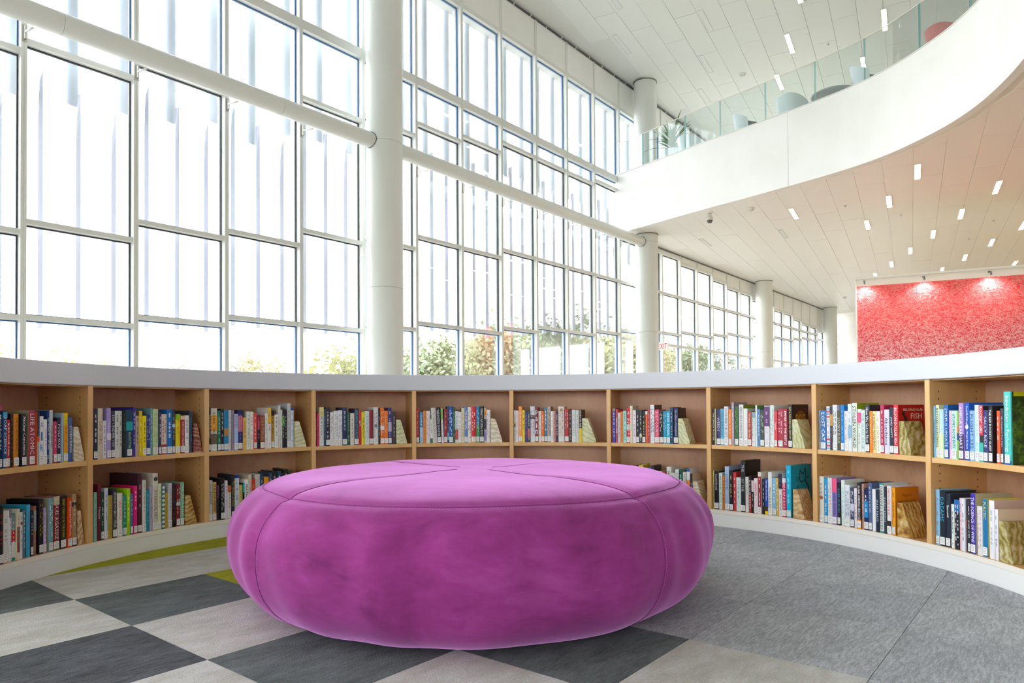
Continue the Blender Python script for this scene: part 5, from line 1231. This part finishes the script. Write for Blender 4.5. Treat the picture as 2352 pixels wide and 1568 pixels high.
for k in range(46):
    a = k * 2.399; el = rp.uniform(.25, 1.45); L_ = rp.uniform(.45, .75); z0 = .58 + .22 * k / 46; wd = rp.uniform(.028, .045); m = MB()
    for j in range(6):
        f = j / 5; rr = L_ * f * math.cos(el * (1 - .35 * f)); zz = z0 + L_ * (f * math.sin(el) - .42 * f * f * math.cos(el)); ww = wd * (1 - f ** 2.2) * (.5 + min(1, 3 * f) * .5) + .001
        c, s = math.cos(a), math.sin(a); m.v += [(rr * c - ww * s, rr * s + ww * c, zz + .008), (rr * c, rr * s, zz), (rr * c + ww * s, rr * s - ww * c, zz + .008)]
    for j in range(5):
        for q2 in (0, 1): b = j * 3 + q2; m.f.append((b, b + 1, b + 4, b + 3)); m.mi.append(0)
    m.build('leaf', mat(rp.choice(('4f7a3a', '5f8a44', '6a9450', '3f6a3a')), .45), pt, True)

# ------------------------------------------------------------------ trees outside
HAZED_LEAVES = [mat('a8a878', .85), mat('8c9878', .85), mat('aca47e', .85), mat('84937e', .85), mat('98a07e', .85)]; BARK = mat('8a8278', .9)  # foliage colours paled and greyed to stand in for outdoor haze
def tree_meshes(seed, kind, H, Rr):
    r = random.Random(seed); tk = MB(); tk.tube([(0, 0, 0), (.05, 0, H * .4), (.0, .03, H * .72), (.02, 0, H * .95)], [.13, .1, .06, .015], 7)
    tips = []
    for k in range(9):
        a = k * 2.4 + r.random(); z = H * r.uniform(.32, .8); l = Rr * r.uniform(.6, 1.0); e = (math.cos(a) * l, math.sin(a) * l, z + l * r.uniform(.35, .8)); tk.tube([(0, 0, z), (e[0] * .5, e[1] * .5, z + (e[2] - z) * .6), e], [.05, .03, .008], 5); tips.append(e)
    lf = MB(); n = {'bare': 260, 'low': 900, 'full': 2300}[kind]
    for k in range(n):
        c = Vector(r.choice(tips)) + Vector((r.gauss(0, 1), r.gauss(0, 1), r.gauss(0, .8))) * Rr * .34 if r.random() < .7 else Vector((r.gauss(0, 1) * Rr * .5, r.gauss(0, 1) * Rr * .5, H * (.62 + r.gauss(0, .17))))
        if c.z < .3: continue
        u = Vector((r.gauss(0, 1), r.gauss(0, 1), r.gauss(0, 1))).normalized(); w = u.orthogonal().normalized(); s = r.uniform(.08, .16) * (1 if kind != 'bare' else .6)
        lf.add([c + u * s, c + w * s * .6, c - u * s, c - w * s * .6], [(0, 1, 2, 3)])
    return tk, lf
TREES = [(40, 34, 2.9, 0, 'low'), (190, 33, 3.35, 0, 'low'), (260, 36, 3.3, 2, 'low'), (400, 38, 3.8, 4, 'bare'), (545, 37, 3.9, 4, 'bare'), (610, 33, 3.0, 2, 'low'), (790, 31, 3.15, 0, 'low'), (850, 34, 3.6, 1, 'low'), (935, 33, 3.5, 2, 'full'), (985, 36, 4.5, 1, 'full'), (1060, 33, 4.3, 1, 'full'), (1105, 37, 5.2, 3, 'full'), (1150, 33, 4.6, 4, 'full'), (1205, 36, 5.4, 1, 'full'), (1260, 32, 4.7, 2, 'full'), (1310, 36, 5.3, 3, 'full'), (1350, 33, 4.6, 0, 'full'), (1395, 37, 5.0, 1, 'full'), (1440, 34, 4.5, 0, 'full'), (1500, 40, 4.6, 2, 'full'), (1545, 45, 5.2, 0, 'full'), (1590, 48, 5.2, 1, 'full'), (1640, 54, 5.0, 3, 'full'), (1700, 60, 4.8, 1, 'full')]
KIND = {'low': 'low pale yellow bush', 'bare': 'thin nearly bare young tree', 'full': 'pale leafy tree'}
lab_n = {}
for k, (px, dpt, H, ci, kind) in enumerate(TREES):
    rt = (H - EYE) / dpt; dpt = dpt - 3 + (k % 3) * 5.5; H = EYE + rt * dpt
    x = (px - 1176) / 1587 * dpt; z0 = -.35; tk, lf = tree_meshes(k, kind, H - z0, 1.15 if kind != 'bare' else .8)
    lab_n[kind] = lab_n.get(kind, 0) + 1
    t = thing('tree' if kind != 'low' else 'bush', '%s outside the windows, %s from the left' % (KIND[kind], ORD[lab_n[kind] - 1]), 'tree' if kind != 'low' else 'bush', (x, dpt, z0), k * .7, 'trees and bushes outside the windows')
    tk.build('trunk', BARK, t, True); lf.build('foliage', HAZED_LEAVES[ci], t)['kind'] = 'stuff'
